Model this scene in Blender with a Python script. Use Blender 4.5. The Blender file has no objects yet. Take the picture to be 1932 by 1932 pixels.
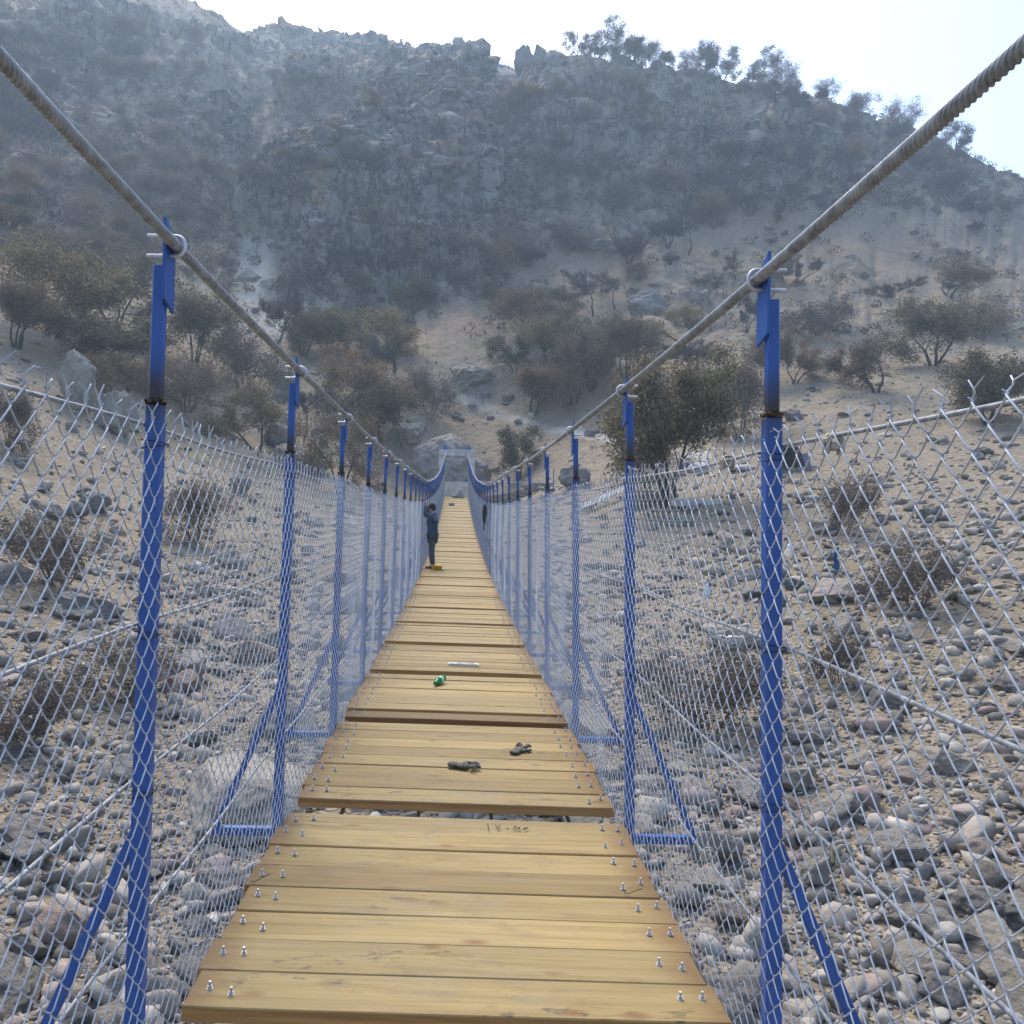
import bpy, bmesh, math, random
import numpy as np
from mathutils import Matrix, Vector

random.seed(7)
RNG = np.random.default_rng(7)
R = math.radians
scene = bpy.context.scene
col = scene.collection

# ------------------------------------------------------------------ camera numbers
F, CX, CY, S = 1600.0, 860.0, 935.0, 1932.0      # focal length, principal point, frame (photo units)
ROLL = R(1.2)

def unroll(px, py):
    dx, dy = px - CX, py - CY
    return CX + dx + dy * ROLL, CY + dy - dx * ROLL

# ------------------------------------------------------------------ helpers
def link(o):
    col.objects.link(o)
    return o

def tag(o, label=None, cat=None, group=None, kind=None):
    if label: o['label'] = label
    if cat: o['category'] = cat
    if group: o['group'] = group
    if kind: o['kind'] = kind
    return o

def empty(name, loc=(0, 0, 0), rz=0.0):
    o = bpy.data.objects.new(name, None)
    o.empty_display_size = 0.1
    o.location = loc
    o.rotation_euler = (0, 0, rz)
    return link(o)

def mesh_np(name, V, Fq, mat=None, parent=None, smooth=False, tris=None):
    """one mesh object from numpy verts, quads and optional tris"""
    V = np.asarray(V, dtype=np.float32).reshape(-1, 3)
    me = bpy.data.meshes.new(name)
    me.vertices.add(len(V))
    me.vertices.foreach_set('co', V.ravel())
    idx, tot = [], []
    if Fq is not None and len(Fq):
        Fq = np.asarray(Fq, dtype=np.int32).reshape(-1, 4)
        idx.append(Fq.ravel()); tot.append(np.full(len(Fq), 4, np.int32))
    if tris is not None and len(tris):
        tris = np.asarray(tris, dtype=np.int32).reshape(-1, 3)
        idx.append(tris.ravel()); tot.append(np.full(len(tris), 3, np.int32))
    idx = np.concatenate(idx); tot = np.concatenate(tot)
    me.loops.add(len(idx))
    me.loops.foreach_set('vertex_index', idx)
    me.polygons.add(len(tot))
    st = np.concatenate([[0], np.cumsum(tot)[:-1]]).astype(np.int32)
    me.polygons.foreach_set('loop_start', st)
    me.polygons.foreach_set('loop_total', tot)
    if smooth:
        me.polygons.foreach_set('use_smooth', np.ones(len(tot), dtype=bool))
    me.update(calc_edges=True)
    if mat: me.materials.append(mat)
    o = bpy.data.objects.new(name, me)
    if parent is not None: o.parent = parent
    return link(o)

def bm_obj(name, bm, mat=None, parent=None, smooth=False):
    me = bpy.data.meshes.new(name)
    bm.normal_update()
    bm.to_mesh(me); bm.free()
    if smooth:
        for p in me.polygons: p.use_smooth = True
    if mat: me.materials.append(mat)
    o = bpy.data.objects.new(name, me)
    if parent is not None: o.parent = parent
    return link(o)

def add_box(bm, c, size, bevel=0.0, rot=None):
    r = bmesh.ops.create_cube(bm, size=1.0)
    vs = r['verts']
    for v in vs:
        v.co = Vector((v.co.x * size[0], v.co.y * size[1], v.co.z * size[2]))
    if bevel > 0:
        es = list({e for v in vs for e in v.link_edges})
        rb = bmesh.ops.bevel(bm, geom=es, offset=bevel, segments=1, affect='EDGES')
        vs = list({v for f in rb['faces'] for v in f.verts} | {v for v in vs if v.is_valid})
    M = (rot if rot is not None else Matrix.Identity(3))
    for v in vs:
        v.co = M @ v.co + Vector(c)
    return vs

def add_bar(bm, a, b, w, h=None, up=(0, 1, 0), bevel=0.003):
    """square tube from a to b"""
    a, b = Vector(a), Vector(b)
    d = (b - a); L = d.length; d.normalize()
    u = Vector(up); x = u.cross(d)
    if x.length < 1e-4: x = Vector((1, 0, 0)).cross(d)
    x.normalize(); y = d.cross(x)
    M = Matrix((x, y, d)).transposed()
    return add_box(bm, (a + b) / 2, (w, h or w, L), bevel, M)

def add_cyl(bm, a, b, r0, r1=None, n=12, caps=True):
    a, b = Vector(a), Vector(b)
    d = b - a; L = d.length
    M = Matrix.Translation((a + b) / 2) @ d.to_track_quat('Z', 'Y').to_matrix().to_4x4()
    return bmesh.ops.create_cone(bm, cap_ends=caps, segments=n, radius1=r0, radius2=r0 if r1 is None else r1, depth=L, matrix=M)['verts']

def tube_paths(P, r, sides, ref=(1.0, 0, 0)):
    """P (W,N,3) polylines -> verts, quads.  r scalar or (W,N)"""
    P = np.asarray(P, dtype=np.float64)
    if P.ndim == 2: P = P[None]
    W, N, _ = P.shape
    T = np.empty_like(P)
    T[:, 1:-1] = P[:, 2:] - P[:, :-2]
    T[:, 0] = P[:, 1] - P[:, 0]; T[:, -1] = P[:, -1] - P[:, -2]
    T /= np.linalg.norm(T, axis=2, keepdims=True) + 1e-12
    ref = np.asarray(ref, dtype=np.float64)
    n = np.cross(T, np.broadcast_to(ref, T.shape))
    n /= np.linalg.norm(n, axis=2, keepdims=True) + 1e-9
    b = np.cross(T, n)
    rr = np.broadcast_to(np.asarray(r, dtype=np.float64), (W, N))[..., None, None]
    th = np.arange(sides) * 2 * np.pi / sides
    off = n[:, :, None, :] * np.cos(th)[None, None, :, None] + b[:, :, None, :] * np.sin(th)[None, None, :, None]
    V = (P[:, :, None, :] + rr * off).reshape(-1, 3)
    w = np.arange(W)[:, None, None]; i = np.arange(N - 1)[None, :, None]; k = np.arange(sides)[None, None, :]
    a = (w * N + i) * sides + k
    bq = (w * N + i) * sides + (k + 1) % sides
    Fq = np.stack([a, bq, bq + sides, a + sides], -1).reshape(-1, 4)
    return V, Fq

def seg_tubes(A, B, ra, rb, sides):
    """independent tapered cylinders"""
    A = np.asarray(A, float); B = np.asarray(B, float)
    P = np.stack([A, B], 1)
    r = np.stack([ra, rb], 1)
    T = B - A; T /= np.linalg.norm(T, axis=1, keepdims=True) + 1e-9
    ref = np.where(np.abs(T[:, 2:3]) > 0.9, np.array([[1.0, 0, 0]]), np.array([[0, 0, 1.0]]))
    n = np.cross(T, ref); n /= np.linalg.norm(n, axis=1, keepdims=True) + 1e-9
    b = np.cross(T, n)
    th = np.arange(sides) * 2 * np.pi / sides
    off = n[:, None, None, :] * np.cos(th)[None, None, :, None] + b[:, None, None, :] * np.sin(th)[None, None, :, None]
    V = (P[:, :, None, :] + r[:, :, None, None] * off).reshape(-1, 3)
    w = np.arange(len(A))[:, None] * 2 * sides; k = np.arange(sides)[None]
    k2 = (k + 1) % sides
    Fq = np.stack([w + k, w + k2, w + k2 + sides, w + k + sides], -1).reshape(-1, 4)
    return V, Fq

# ------------------------------------------------------------------ numpy noise
def _h(ix, iy, iz, seed):
    h = (ix.astype(np.uint32) * np.uint32(374761393) + iy.astype(np.uint32) * np.uint32(668265263)
         + iz.astype(np.uint32) * np.uint32(2147483647 - 58) + np.uint32((seed * 974711 + 12345) & 0xffffffff))
    h = (h ^ (h >> np.uint32(13))) * np.uint32(1274126177)
    h = h ^ (h >> np.uint32(16))
    h = h * np.uint32(2246822519); h = h ^ (h >> np.uint32(15))
    return h.astype(np.float32) / np.float32(4294967295.0)

def vnoise(x, y, z, seed=0):
    x = np.asarray(x, np.float32); y = np.asarray(y, np.float32); z = np.asarray(z, np.float32)
    fx, fy, fz = np.floor(x), np.floor(y), np.floor(z)
    ix, iy, iz = fx.astype(np.int64), fy.astype(np.int64), fz.astype(np.int64)
    u, v, w = x - fx, y - fy, z - fz
    u = u * u * u * (u * (u * 6 - 15) + 10); v = v * v * v * (v * (v * 6 - 15) + 10); w = w * w * w * (w * (w * 6 - 15) + 10)
    def c(a, b, d): return _h(ix + a, iy + b, iz + d, seed)
    x00 = c(0, 0, 0) * (1 - u) + c(1, 0, 0) * u
    x10 = c(0, 1, 0) * (1 - u) + c(1, 1, 0) * u
    x01 = c(0, 0, 1) * (1 - u) + c(1, 0, 1) * u
    x11 = c(0, 1, 1) * (1 - u) + c(1, 1, 1) * u
    return ((x00 * (1 - v) + x10 * v) * (1 - w) + (x01 * (1 - v) + x11 * v) * w) * 2 - 1

def fbm(x, y, z, octv, seed=0, gain=0.5, ridged=False):
    s = np.zeros(np.shape(x), np.float32); a = 1.0; f = 1.0; n = 0
    for o in range(octv):
        q = vnoise(x * f + 17.3 * o, y * f - 9.1 * o, z * f + 4.7 * o, seed + o)
        if ridged: q = 1 - 2 * np.abs(q)
        s += a * q; n += a; a *= gain; f *= 2.07
    return s / n

def sstep(a, b, x):
    t = np.clip((x - a) / (b - a), 0, 1)
    return t * t * (3 - 2 * t)

# ------------------------------------------------------------------ materials
def new_mat(name):
    m = bpy.data.materials.new(name); m.use_nodes = True
    nt = m.node_tree
    for n in list(nt.nodes): nt.nodes.remove(n)
    out = nt.nodes.new('ShaderNodeOutputMaterial')
    b = nt.nodes.new('ShaderNodeBsdfPrincipled')
    nt.links.new(b.outputs[0], out.inputs[0])
    return m, nt, b, out

def N(nt, typ, **kw):
    n = nt.nodes.new(typ)
    for k, v in kw.items():
        if k.startswith('i_'):
            key = k[2:]
            n.inputs[int(key) if key.isdigit() else key.replace('_', ' ')].default_value = v
        else: setattr(n, k, v)
    return n

def ramp(nt, fac, stops, interp='LINEAR'):
    r = nt.nodes.new('ShaderNodeValToRGB'); r.color_ramp.interpolation = interp
    e = r.color_ramp.elements
    while len(e) < len(stops): e.new(0.5)
    for q, (p, c) in zip(e, stops):
        q.position = p; q.color = (*c, 1) if len(c) == 3 else c
    nt.links.new(fac, r.inputs[0])
    return r.outputs[0]

def mix(nt, fac, a, b, blend='MIX'):
    m = nt.nodes.new('ShaderNodeMix'); m.data_type = 'RGBA'; m.blend_type = blend
    for s, v in ((0, fac), (6, a), (7, b)):
        if isinstance(v, (int, float)): m.inputs[s].default_value = v
        elif isinstance(v, tuple): m.inputs[s].default_value = (*v, 1) if len(v) == 3 else v
        else: nt.links.new(v, m.inputs[s])
    return m.outputs[2]

def noise(nt, vec, scale, detail=4, rough=0.55, dist=0.0):
    n = N(nt, 'ShaderNodeTexNoise'); n.inputs['Scale'].default_value = scale
    n.inputs['Detail'].default_value = detail; n.inputs['Roughness'].default_value = rough
    n.inputs['Distortion'].default_value = dist
    if vec is not None: nt.links.new(vec, n.inputs['Vector'])
    return n.outputs['Fac']

def math_n(nt, op, a, b=None):
    m = nt.nodes.new('ShaderNodeMath'); m.operation = op
    for i, v in enumerate((a, b)):
        if v is None: continue
        if isinstance(v, (int, float)): m.inputs[i].default_value = v
        else: nt.links.new(v, m.inputs[i])
    return m.outputs[0]

def bump(nt, h, bsdf, strength=0.5, dist=0.02, normal=None):
    b = nt.nodes.new('ShaderNodeBump'); b.inputs['Strength'].default_value = strength
    b.inputs['Distance'].default_value = dist
    nt.links.new(h, b.inputs['Height'])
    if normal is not None: nt.links.new(normal, b.inputs['Normal'])
    if bsdf is not None: nt.links.new(b.outputs[0], bsdf.inputs['Normal'])
    return b.outputs[0]

def coords(nt, which='Object', scale=None):
    tc = nt.nodes.new('ShaderNodeTexCoord')
    o = tc.outputs[which]
    if scale:
        mp = nt.nodes.new('ShaderNodeMapping'); mp.inputs['Scale'].default_value = scale
        nt.links.new(o, mp.inputs['Vector']); o = mp.outputs[0]
    return o

def simple_mat(name, c, rough=0.6, metal=0.0, var=0.15, vs=8.0, bs=0.15, bd=0.004, bscale=60.0):
    m, nt, b, _ = new_mat(name)
    v = coords(nt)
    f = noise(nt, v, vs, 5)
    c2 = tuple(max(0, x * (1 - var * 1.6)) for x in c); c3 = tuple(min(1, x * (1 + var)) for x in c)
    nt.links.new(ramp(nt, f, [(0.3, c2), (0.7, c3)]), b.inputs['Base Color'])
    b.inputs['Roughness'].default_value = rough; b.inputs['Metallic'].default_value = metal
    if bs: bump(nt, noise(nt, v, bscale, 3), b, bs, bd)
    return m

# ---- ground
def terrain_material():
    m, nt, b, _ = new_mat('hillside_ground')
    v = coords(nt)
    at = N(nt, 'ShaderNodeAttribute', attribute_name='mask')
    sep = N(nt, 'ShaderNodeSeparateColor'); nt.links.new(at.outputs['Color'], sep.inputs[0])
    rock, soil, path = sep.outputs[0], sep.outputs[1], sep.outputs[2]
    # loose gravelly dirt
    n1 = noise(nt, v, 0.35, 8, 0.62)
    n2 = noise(nt, v, 2.2, 8, 0.7)
    vo = N(nt, 'ShaderNodeTexVoronoi', feature='F1'); vo.inputs['Scale'].default_value = 5.0
    nt.links.new(v, vo.inputs['Vector']); vo.inputs['Randomness'].default_value = 1.0
    vo2 = N(nt, 'ShaderNodeTexVoronoi', feature='F1'); vo2.inputs['Scale'].default_value = 17.0
    nt.links.new(v, vo2.inputs['Vector'])
    dirt = ramp(nt, n1, [(0.3, (0.15, 0.128, 0.098)), (0.5, (0.225, 0.195, 0.152)), (0.7, (0.295, 0.255, 0.20))])
    dirt = mix(nt, 0.55, dirt, ramp(nt, n2, [(0.3, (0.10, 0.086, 0.066)), (0.52, (0.24, 0.208, 0.164)), (0.72, (0.37, 0.33, 0.275))]))
    sp = N(nt, 'ShaderNodeSeparateColor'); nt.links.new(vo.outputs['Color'], sp.inputs[0])
    stone = ramp(nt, sp.outputs[0], [(0.0, (0.14, 0.13, 0.12)), (0.5, (0.27, 0.25, 0.22)), (1.0, (0.42, 0.39, 0.345))])
    isst = ramp(nt, vo.outputs['Distance'], [(0.42, (1, 1, 1)), (0.56, (0, 0, 0))])
    pick = ramp(nt, sp.outputs[1], [(0.5, (0, 0, 0)), (0.52, (1, 1, 1))])
    stf = math_n(nt, 'MULTIPLY', isst, pick)
    dirt = mix(nt, math_n(nt, 'MULTIPLY', stf, 0.75), dirt, stone)
    sp2 = N(nt, 'ShaderNodeSeparateColor'); nt.links.new(vo2.outputs['Color'], sp2.inputs[0])
    dirt = mix(nt, 0.35, dirt, ramp(nt, sp2.outputs[0], [(0.0, (0.08, 0.07, 0.056)), (0.6, (0.24, 0.21, 0.17)), (1.0, (0.42, 0.39, 0.335))]))
    # dry grass tint patches
    n3 = noise(nt, v, 0.12, 6, 0.6)
    dirt = mix(nt, ramp(nt, n3, [(0.5, (0, 0, 0)), (0.65, (0.5, 0.5, 0.5))]), dirt, (0.17, 0.145, 0.085))
    # bare ochre soil
    soilc = ramp(nt, n2, [(0.25, (0.24, 0.165, 0.105)), (0.5, (0.345, 0.25, 0.165)), (0.75, (0.43, 0.33, 0.23))])
    dirt = mix(nt, 1.0, dirt, (1.12, 1.07, 0.985), 'MULTIPLY')
    c = mix(nt, soil, dirt, soilc)
    # rock
    vr = coords(nt, 'Object', (1.0, 1.0, 0.55))
    r1 = noise(nt, vr, 0.22, 9, 0.66, 0.4)
    r2 = noise(nt, vr, 1.1, 9, 0.7, 0.3)
    rc = ramp(nt, r1, [(0.25, (0.10, 0.098, 0.096)), (0.42, (0.21, 0.206, 0.197)), (0.58, (0.30, 0.292, 0.27)), (0.78, (0.43, 0.37, 0.285))])
    rc = mix(nt, 0.5, rc, ramp(nt, r2, [(0.30, (0.06, 0.06, 0.06)), (0.46, (0.24, 0.233, 0.22)), (0.70, (0.46, 0.44, 0.40))]))
    ox = noise(nt, vr, 0.085, 5, 0.6)
    rc = mix(nt, ramp(nt, ox, [(0.54, (0, 0, 0)), (0.64, (0.8, 0.8, 0.8))]), rc, (0.42, 0.30, 0.185))
    vc = coords(nt, 'Object', (1.0, 1.0, 0.22))
    ck = noise(nt, vc, 0.32, 5, 0.6, 0.6)
    crack = ramp(nt, ck, [(0.455, (0, 0, 0)), (0.49, (0.8, 0.8, 0.8)), (0.51, (0.8, 0.8, 0.8)), (0.545, (0, 0, 0))])
    rc = mix(nt, crack, rc, (0.055, 0.053, 0.052))
    c = mix(nt, rock, c, rc)
    # trodden path
    c = mix(nt, path, c, ramp(nt, n2, [(0.3, (0.36, 0.33, 0.285)), (0.7, (0.46, 0.43, 0.38))]))
    nt.links.new(c, b.inputs['Base Color'])
    b.inputs['Roughness'].default_value = 0.95; b.inputs['Specular IOR Level'].default_value = 0.15
    hb = math_n(nt, 'ADD', math_n(nt, 'MULTIPLY', stf, 0.45), n2)
    hb = math_n(nt, 'ADD', hb, math_n(nt, 'MULTIPLY', vo2.outputs['Distance'], -0.3))
    nn = bump(nt, hb, None, 0.8, 0.12)
    hr = math_n(nt, 'MULTIPLY', math_n(nt, 'ADD', r1, math_n(nt, 'MULTIPLY', r2, 0.5)), rock)
    bump(nt, hr, b, 1.0, 1.6, nn)
    return m

def rock_material(name, lo, mid, hi, tint=0.25, lichen=True):
    m, nt, b, _ = new_mat(name)
    v = coords(nt)
    oi = N(nt, 'ShaderNodeObjectInfo')
    ad = N(nt, 'ShaderNodeVectorMath', operation='ADD'); nt.links.new(v, ad.inputs[0])
    cm = N(nt, 'ShaderNodeCombineXYZ')
    nt.links.new(math_n(nt, 'MULTIPLY', oi.outputs['Random'], 37.0), cm.inputs[0])
    nt.links.new(cm.outputs[0], ad.inputs[1])
    v = ad.outputs[0]
    n1 = noise(nt, v, 1.6, 9, 0.68, 0.3); n2 = noise(nt, v, 7.0, 8, 0.7)
    c = ramp(nt, n1, [(0.28, lo), (0.5, mid), (0.74, hi)])
    c = mix(nt, 0.4, c, ramp(nt, n2, [(0.3, tuple(x * 0.55 for x in lo)), (0.52, mid), (0.75, tuple(min(1, x * 1.15) for x in hi))]))
    rt = ramp(nt, oi.outputs['Random'], [(0.0, (0.72, 0.74, 0.78)), (0.3, (1.0, 0.97, 0.92)), (0.55, (1.1, 1.06, 0.99)), (0.8, (0.9, 0.9, 0.92)), (1.0, (1.02, 0.86, 0.80))])
    c = mix(nt, 1.0, c, rt, 'MULTIPLY')
    if lichen:
        l = noise(nt, v, 4.5, 4, 0.6)
        c = mix(nt, ramp(nt, l, [(0.6, (0, 0, 0)), (0.66, (0.5, 0.5, 0.5))]), c, (0.05, 0.05, 0.052))
    nt.links.new(c, b.inputs['Base Color'])
    b.inputs['Roughness'].default_value = 0.92; b.inputs['Specular IOR Level'].default_value = 0.2
    bump(nt, math_n(nt, 'ADD', n1, math_n(nt, 'MULTIPLY', n2, 0.5)), b, 0.9, 0.2)
    return m

def pebble_material():
    m, nt, b, _ = new_mat('river_stones')
    g = N(nt, 'ShaderNodeNewGeometry')
    c = ramp(nt, g.outputs['Random Per Island'], [(0.0, (0.15, 0.14, 0.125)), (0.25, (0.27, 0.245, 0.215)), (0.5, (0.36, 0.325, 0.28)),
                                                 (0.72, (0.40, 0.375, 0.335)), (0.86, (0.31, 0.235, 0.21)), (1.0, (0.46, 0.44, 0.40))])
    v = coords(nt)
    n1 = noise(nt, v, 9.0, 7, 0.7)
    c = mix(nt, 0.8, c, ramp(nt, n1, [(0.25, (0.5, 0.49, 0.47)), (0.5, (0.9, 0.9, 0.88)), (0.75, (1.25, 1.22, 1.18))]), 'MULTIPLY')
    nt.links.new(c, b.inputs['Base Color'])
    b.inputs['Roughness'].default_value = 0.93; b.inputs['Specular IOR Level'].default_value = 0.2
    bump(nt, n1, b, 0.6, 0.03)
    return m

def leaf_material(name, stops):
    m, nt, b, out = new_mat(name)
    g = N(nt, 'ShaderNodeNewGeometry')
    oi = N(nt, 'ShaderNodeObjectInfo')
    c = ramp(nt, g.outputs['Random Per Island'], stops)
    rt = ramp(nt, oi.outputs['Random'], [(0.0, (0.72, 0.74, 0.78)), (0.5, (1, 1, 1)), (1.0, (1.3, 1.12, 0.95))])
    c = mix(nt, 1.0, c, rt, 'MULTIPLY')
    nt.links.new(c, b.inputs['Base Color'])
    b.inputs['Roughness'].default_value = 0.7; b.inputs['Specular IOR Level'].default_value = 0.25
    tr = N(nt, 'ShaderNodeBsdfTranslucent'); nt.links.new(c, tr.inputs[0])
    mx = N(nt, 'ShaderNodeMixShader'); mx.inputs[0].default_value = 0.3
    nt.links.new(b.outputs[0], mx.inputs[1]); nt.links.new(tr.outputs[0], mx.inputs[2])
    nt.links.new(mx.outputs[0], out.inputs[0])
    return m

def bark_material(name, c):
    m, nt, b, _ = new_mat(name)
    v = coords(nt, 'Object', (1, 1, 0.3))
    n1 = noise(nt, v, 30, 5, 0.7)
    oi = N(nt, 'ShaderNodeObjectInfo')
    cc = ramp(nt, n1, [(0.3, tuple(x * 0.5 for x in c)), (0.7, tuple(x * 1.4 for x in c))])
    rt = ramp(nt, oi.outputs['Random'], [(0.0, (0.7, 0.7, 0.76)), (0.5, (1, 1, 1)), (1.0, (1.3, 1.18, 1.05))])
    nt.links.new(mix(nt, 1.0, cc, rt, 'MULTIPLY'), b.inputs['Base Color'])
    b.inputs['Roughness'].default_value = 0.95
    bump(nt, n1, b, 0.6, 0.02)
    return m

def paint_material():
    m, nt, b, _ = new_mat('blue_paint')
    v = coords(nt)
    at = N(nt, 'ShaderNodeAttribute', attribute_name='scorch')
    n1 = noise(nt, v, 3.5, 6, 0.6); n2 = noise(nt, v, 60, 4, 0.6)
    c = ramp(nt, n1, [(0.25, (0.017, 0.072, 0.28)), (0.5, (0.024, 0.096, 0.35)), (0.75, (0.036, 0.122, 0.40))])
    n3 = noise(nt, v, 26, 5, 0.7)
    c = mix(nt, ramp(nt, n3, [(0.60, (0, 0, 0)), (0.70, (0.5, 0.5, 0.5))]), c, (0.10, 0.13, 0.20))
    n4 = noise(nt, v, 14, 6, 0.75)
    c = mix(nt, ramp(nt, n4, [(0.66, (0, 0, 0)), (0.70, (0.85, 0.85, 0.85))]), c, (0.13, 0.075, 0.05))
    sc = math_n(nt, 'ADD', at.outputs['Fac'], math_n(nt, 'MULTIPLY', math_n(nt, 'SUBTRACT', n3, 0.5), 0.5))
    c = mix(nt, ramp(nt, sc, [(0.15, (0, 0, 0)), (0.6, (1, 1, 1))]), c, (0.035, 0.036, 0.042))
    c = mix(nt, ramp(nt, sc, [(0.72, (0, 0, 0)), (0.95, (0.8, 0.8, 0.8))]), c, (0.15, 0.095, 0.06))
    nt.links.new(c, b.inputs['Base Color'])
    b.inputs['Roughness'].default_value = 0.42; b.inputs['Specular IOR Level'].default_value = 0.45
    bump(nt, n2, b, 0.12, 0.002)
    return m

def wood_material():
    m, nt, b, _ = new_mat('pine_plank')
    oi = N(nt, 'ShaderNodeObjectInfo')
    tc = N(nt, 'ShaderNodeTexCoord')
    cm = N(nt, 'ShaderNodeCombineXYZ')
    for i, k in enumerate((13.0, 57.0, 91.0)):
        nt.links.new(math_n(nt, 'MULTIPLY', oi.outputs['Random'], k), cm.inputs[i])
    ad = N(nt, 'ShaderNodeVectorMath', operation='ADD')
    nt.links.new(tc.outputs['Object'], ad.inputs[0]); nt.links.new(cm.outputs[0], ad.inputs[1])
    def mp(s):
        q = N(nt, 'ShaderNodeMapping'); q.inputs['Scale'].default_value = s
        nt.links.new(ad.outputs[0], q.inputs['Vector']); return q.outputs[0]
    g1 = noise(nt, mp((1.1, 26, 26)), 1.0, 6, 0.6, 0.6)      # long grain
    g2 = noise(nt, mp((2.5, 110, 110)), 1.0, 4, 0.6)          # fine fibre
    g3 = noise(nt, mp((0.9, 3, 3)), 1.0, 5, 0.6)              # broad tone
    c = ramp(nt, g1, [(0.28, (0.200, 0.138, 0.049)), (0.48, (0.318, 0.229, 0.087)), (0.72, (0.392, 0.294, 0.124))])
    c = mix(nt, 0.3, c, ramp(nt, g2, [(0.3, (0.18, 0.121, 0.045)), (0.65, (0.375, 0.278, 0.115))]))
    c = mix(nt, 0.6, c, ramp(nt, g3, [(0.3, (0.72, 0.68, 0.6)), (0.55, (1, 1, 1)), (0.75, (1.1, 1.1, 1.08))]), 'MULTIPLY')
    # knots
    vo = N(nt, 'ShaderNodeTexVoronoi', feature='F1'); vo.inputs['Scale'].default_value = 1.0
    nt.links.new(mp((2.6, 6.0, 3)), vo.inputs['Vector'])
    c = mix(nt, ramp(nt, vo.outputs['Distance'], [(0.05, (0.85, 0.85, 0.85)), (0.17, (0, 0, 0))]), c, (0.19, 0.085, 0.025))
    # dirt smudges, foot scuffs
    d = noise(nt, mp((3.0, 6.5, 6)), 1.0, 7, 0.72, 0.3)
    c = mix(nt, ramp(nt, d, [(0.52, (0, 0, 0)), (0.72, (0.75, 0.75, 0.75))]), c, (0.17, 0.125, 0.07))
    d2 = noise(nt, mp((9.0, 22.0, 12)), 1.0, 6, 0.7)
    d3 = noise(nt, mp((1.6, 3.2, 3)), 1.0, 3, 0.5)
    sm = math_n(nt, 'MULTIPLY', ramp(nt, d2, [(0.56, (0, 0, 0)), (0.64, (1, 1, 1))]), ramp(nt, d3, [(0.50, (0, 0, 0)), (0.62, (0.9, 0.9, 0.9))]))
    c = mix(nt, sm, c, (0.085, 0.065, 0.042))
    # dust trodden along the walking line
    sw = N(nt, 'ShaderNodeSeparateXYZ'); nt.links.new(tc.outputs['Object'], sw.inputs[0])
    wl = ramp(nt, math_n(nt, 'ABSOLUTE', sw.outputs[0]), [(0.15, (1, 1, 1)), (0.75, (0.15, 0.15, 0.15))])
    du = noise(nt, mp((5.0, 9.0, 8)), 1.0, 8, 0.75)
    c = mix(nt, math_n(nt, 'MULTIPLY', wl, ramp(nt, du, [(0.45, (0, 0, 0)), (0.7, (0.55, 0.55, 0.55))])), c, (0.27, 0.225, 0.15))
    # brown stain near the board ends
    sx = N(nt, 'ShaderNodeSeparateXYZ'); nt.links.new(tc.outputs['Object'], sx.inputs[0])
    e = math_n(nt, 'ADD', math_n(nt, 'ABSOLUTE', sx.outputs[0]), math_n(nt, 'MULTIPLY', g3, 0.25))
    c = mix(nt, ramp(nt, e, [(0.84, (0, 0, 0)), (0.98, (0.7, 0.7, 0.7))]), c, (0.17, 0.085, 0.035))
    # orange sawn edges, colour brightened to stand in for light they lack
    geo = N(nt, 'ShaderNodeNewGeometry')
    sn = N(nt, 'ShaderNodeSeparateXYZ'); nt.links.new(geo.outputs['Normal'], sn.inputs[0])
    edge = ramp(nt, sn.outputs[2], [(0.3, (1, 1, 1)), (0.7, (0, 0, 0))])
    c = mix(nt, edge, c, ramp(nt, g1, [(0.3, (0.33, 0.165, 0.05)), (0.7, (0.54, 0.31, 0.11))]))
    rt = ramp(nt, oi.outputs['Random'], [(0.0, (0.74, 0.71, 0.67)), (0.3, (1.0, 0.99, 0.97)), (0.6, (0.87, 0.89, 0.92)), (1.0, (1.12, 1.10, 1.06))])
    c = mix(nt, 1.0, c, rt, 'MULTIPLY')
    nt.links.new(c, b.inputs['Base Color'])
    b.inputs['Roughness'].default_value = 0.62; b.inputs['Specular IOR Level'].default_value = 0.3
    bump(nt, math_n(nt, 'ADD', math_n(nt, 'MULTIPLY', g2, 0.6), g1), b, 0.35, 0.004)
    return m

M = {}
M['ground'] = terrain_material()
M['rock'] = rock_material('grey_limestone', (0.12, 0.117, 0.112), (0.25, 0.242, 0.225), (0.40, 0.385, 0.35))
M['paleRock'] = rock_material('pale_limestone', (0.20, 0.185, 0.16), (0.345, 0.32, 0.28), (0.48, 0.45, 0.395), lichen=False)
M['pebble'] = pebble_material()
M['leaf_oak'] = leaf_material('olive_leaves', [(0.0, (0.068, 0.064, 0.040)), (0.45, (0.142, 0.129, 0.075)), (0.8, (0.21, 0.187, 0.113)), (1.0, (0.28, 0.225, 0.135))])
M['leaf_rust'] = leaf_material('rusty_leaves', [(0.0, (0.074, 0.060, 0.040)), (0.5, (0.152, 0.120, 0.077)), (1.0, (0.25, 0.187, 0.12))])
M['leaf_dark'] = leaf_material('dark_leaves', [(0.0, (0.045, 0.046, 0.030)), (0.6, (0.105, 0.099, 0.058)), (1.0, (0.18, 0.155, 0.094))])
M['leaf_grey'] = leaf_material('withered_leaves', [(0.0, (0.075, 0.065, 0.058)), (0.6, (0.15, 0.127, 0.108)), (1.0, (0.235, 0.19, 0.145))])
M['bark'] = bark_material('dark_bark', (0.055, 0.046, 0.040))
M['twig'] = bark_material('grey_twig', (0.125, 0.110, 0.100))
M['blue'] = paint_material()
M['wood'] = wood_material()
M['zinc'] = simple_mat('galvanised_steel', (0.55, 0.57, 0.60), 0.5, 0.5, 0.14, 20, 0.0)
M['strand'] = simple_mat('thin_rope', (0.30, 0.315, 0.335), 0.6, 0.3, 0.3, 40, 0.3, 0.003, 200)
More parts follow.
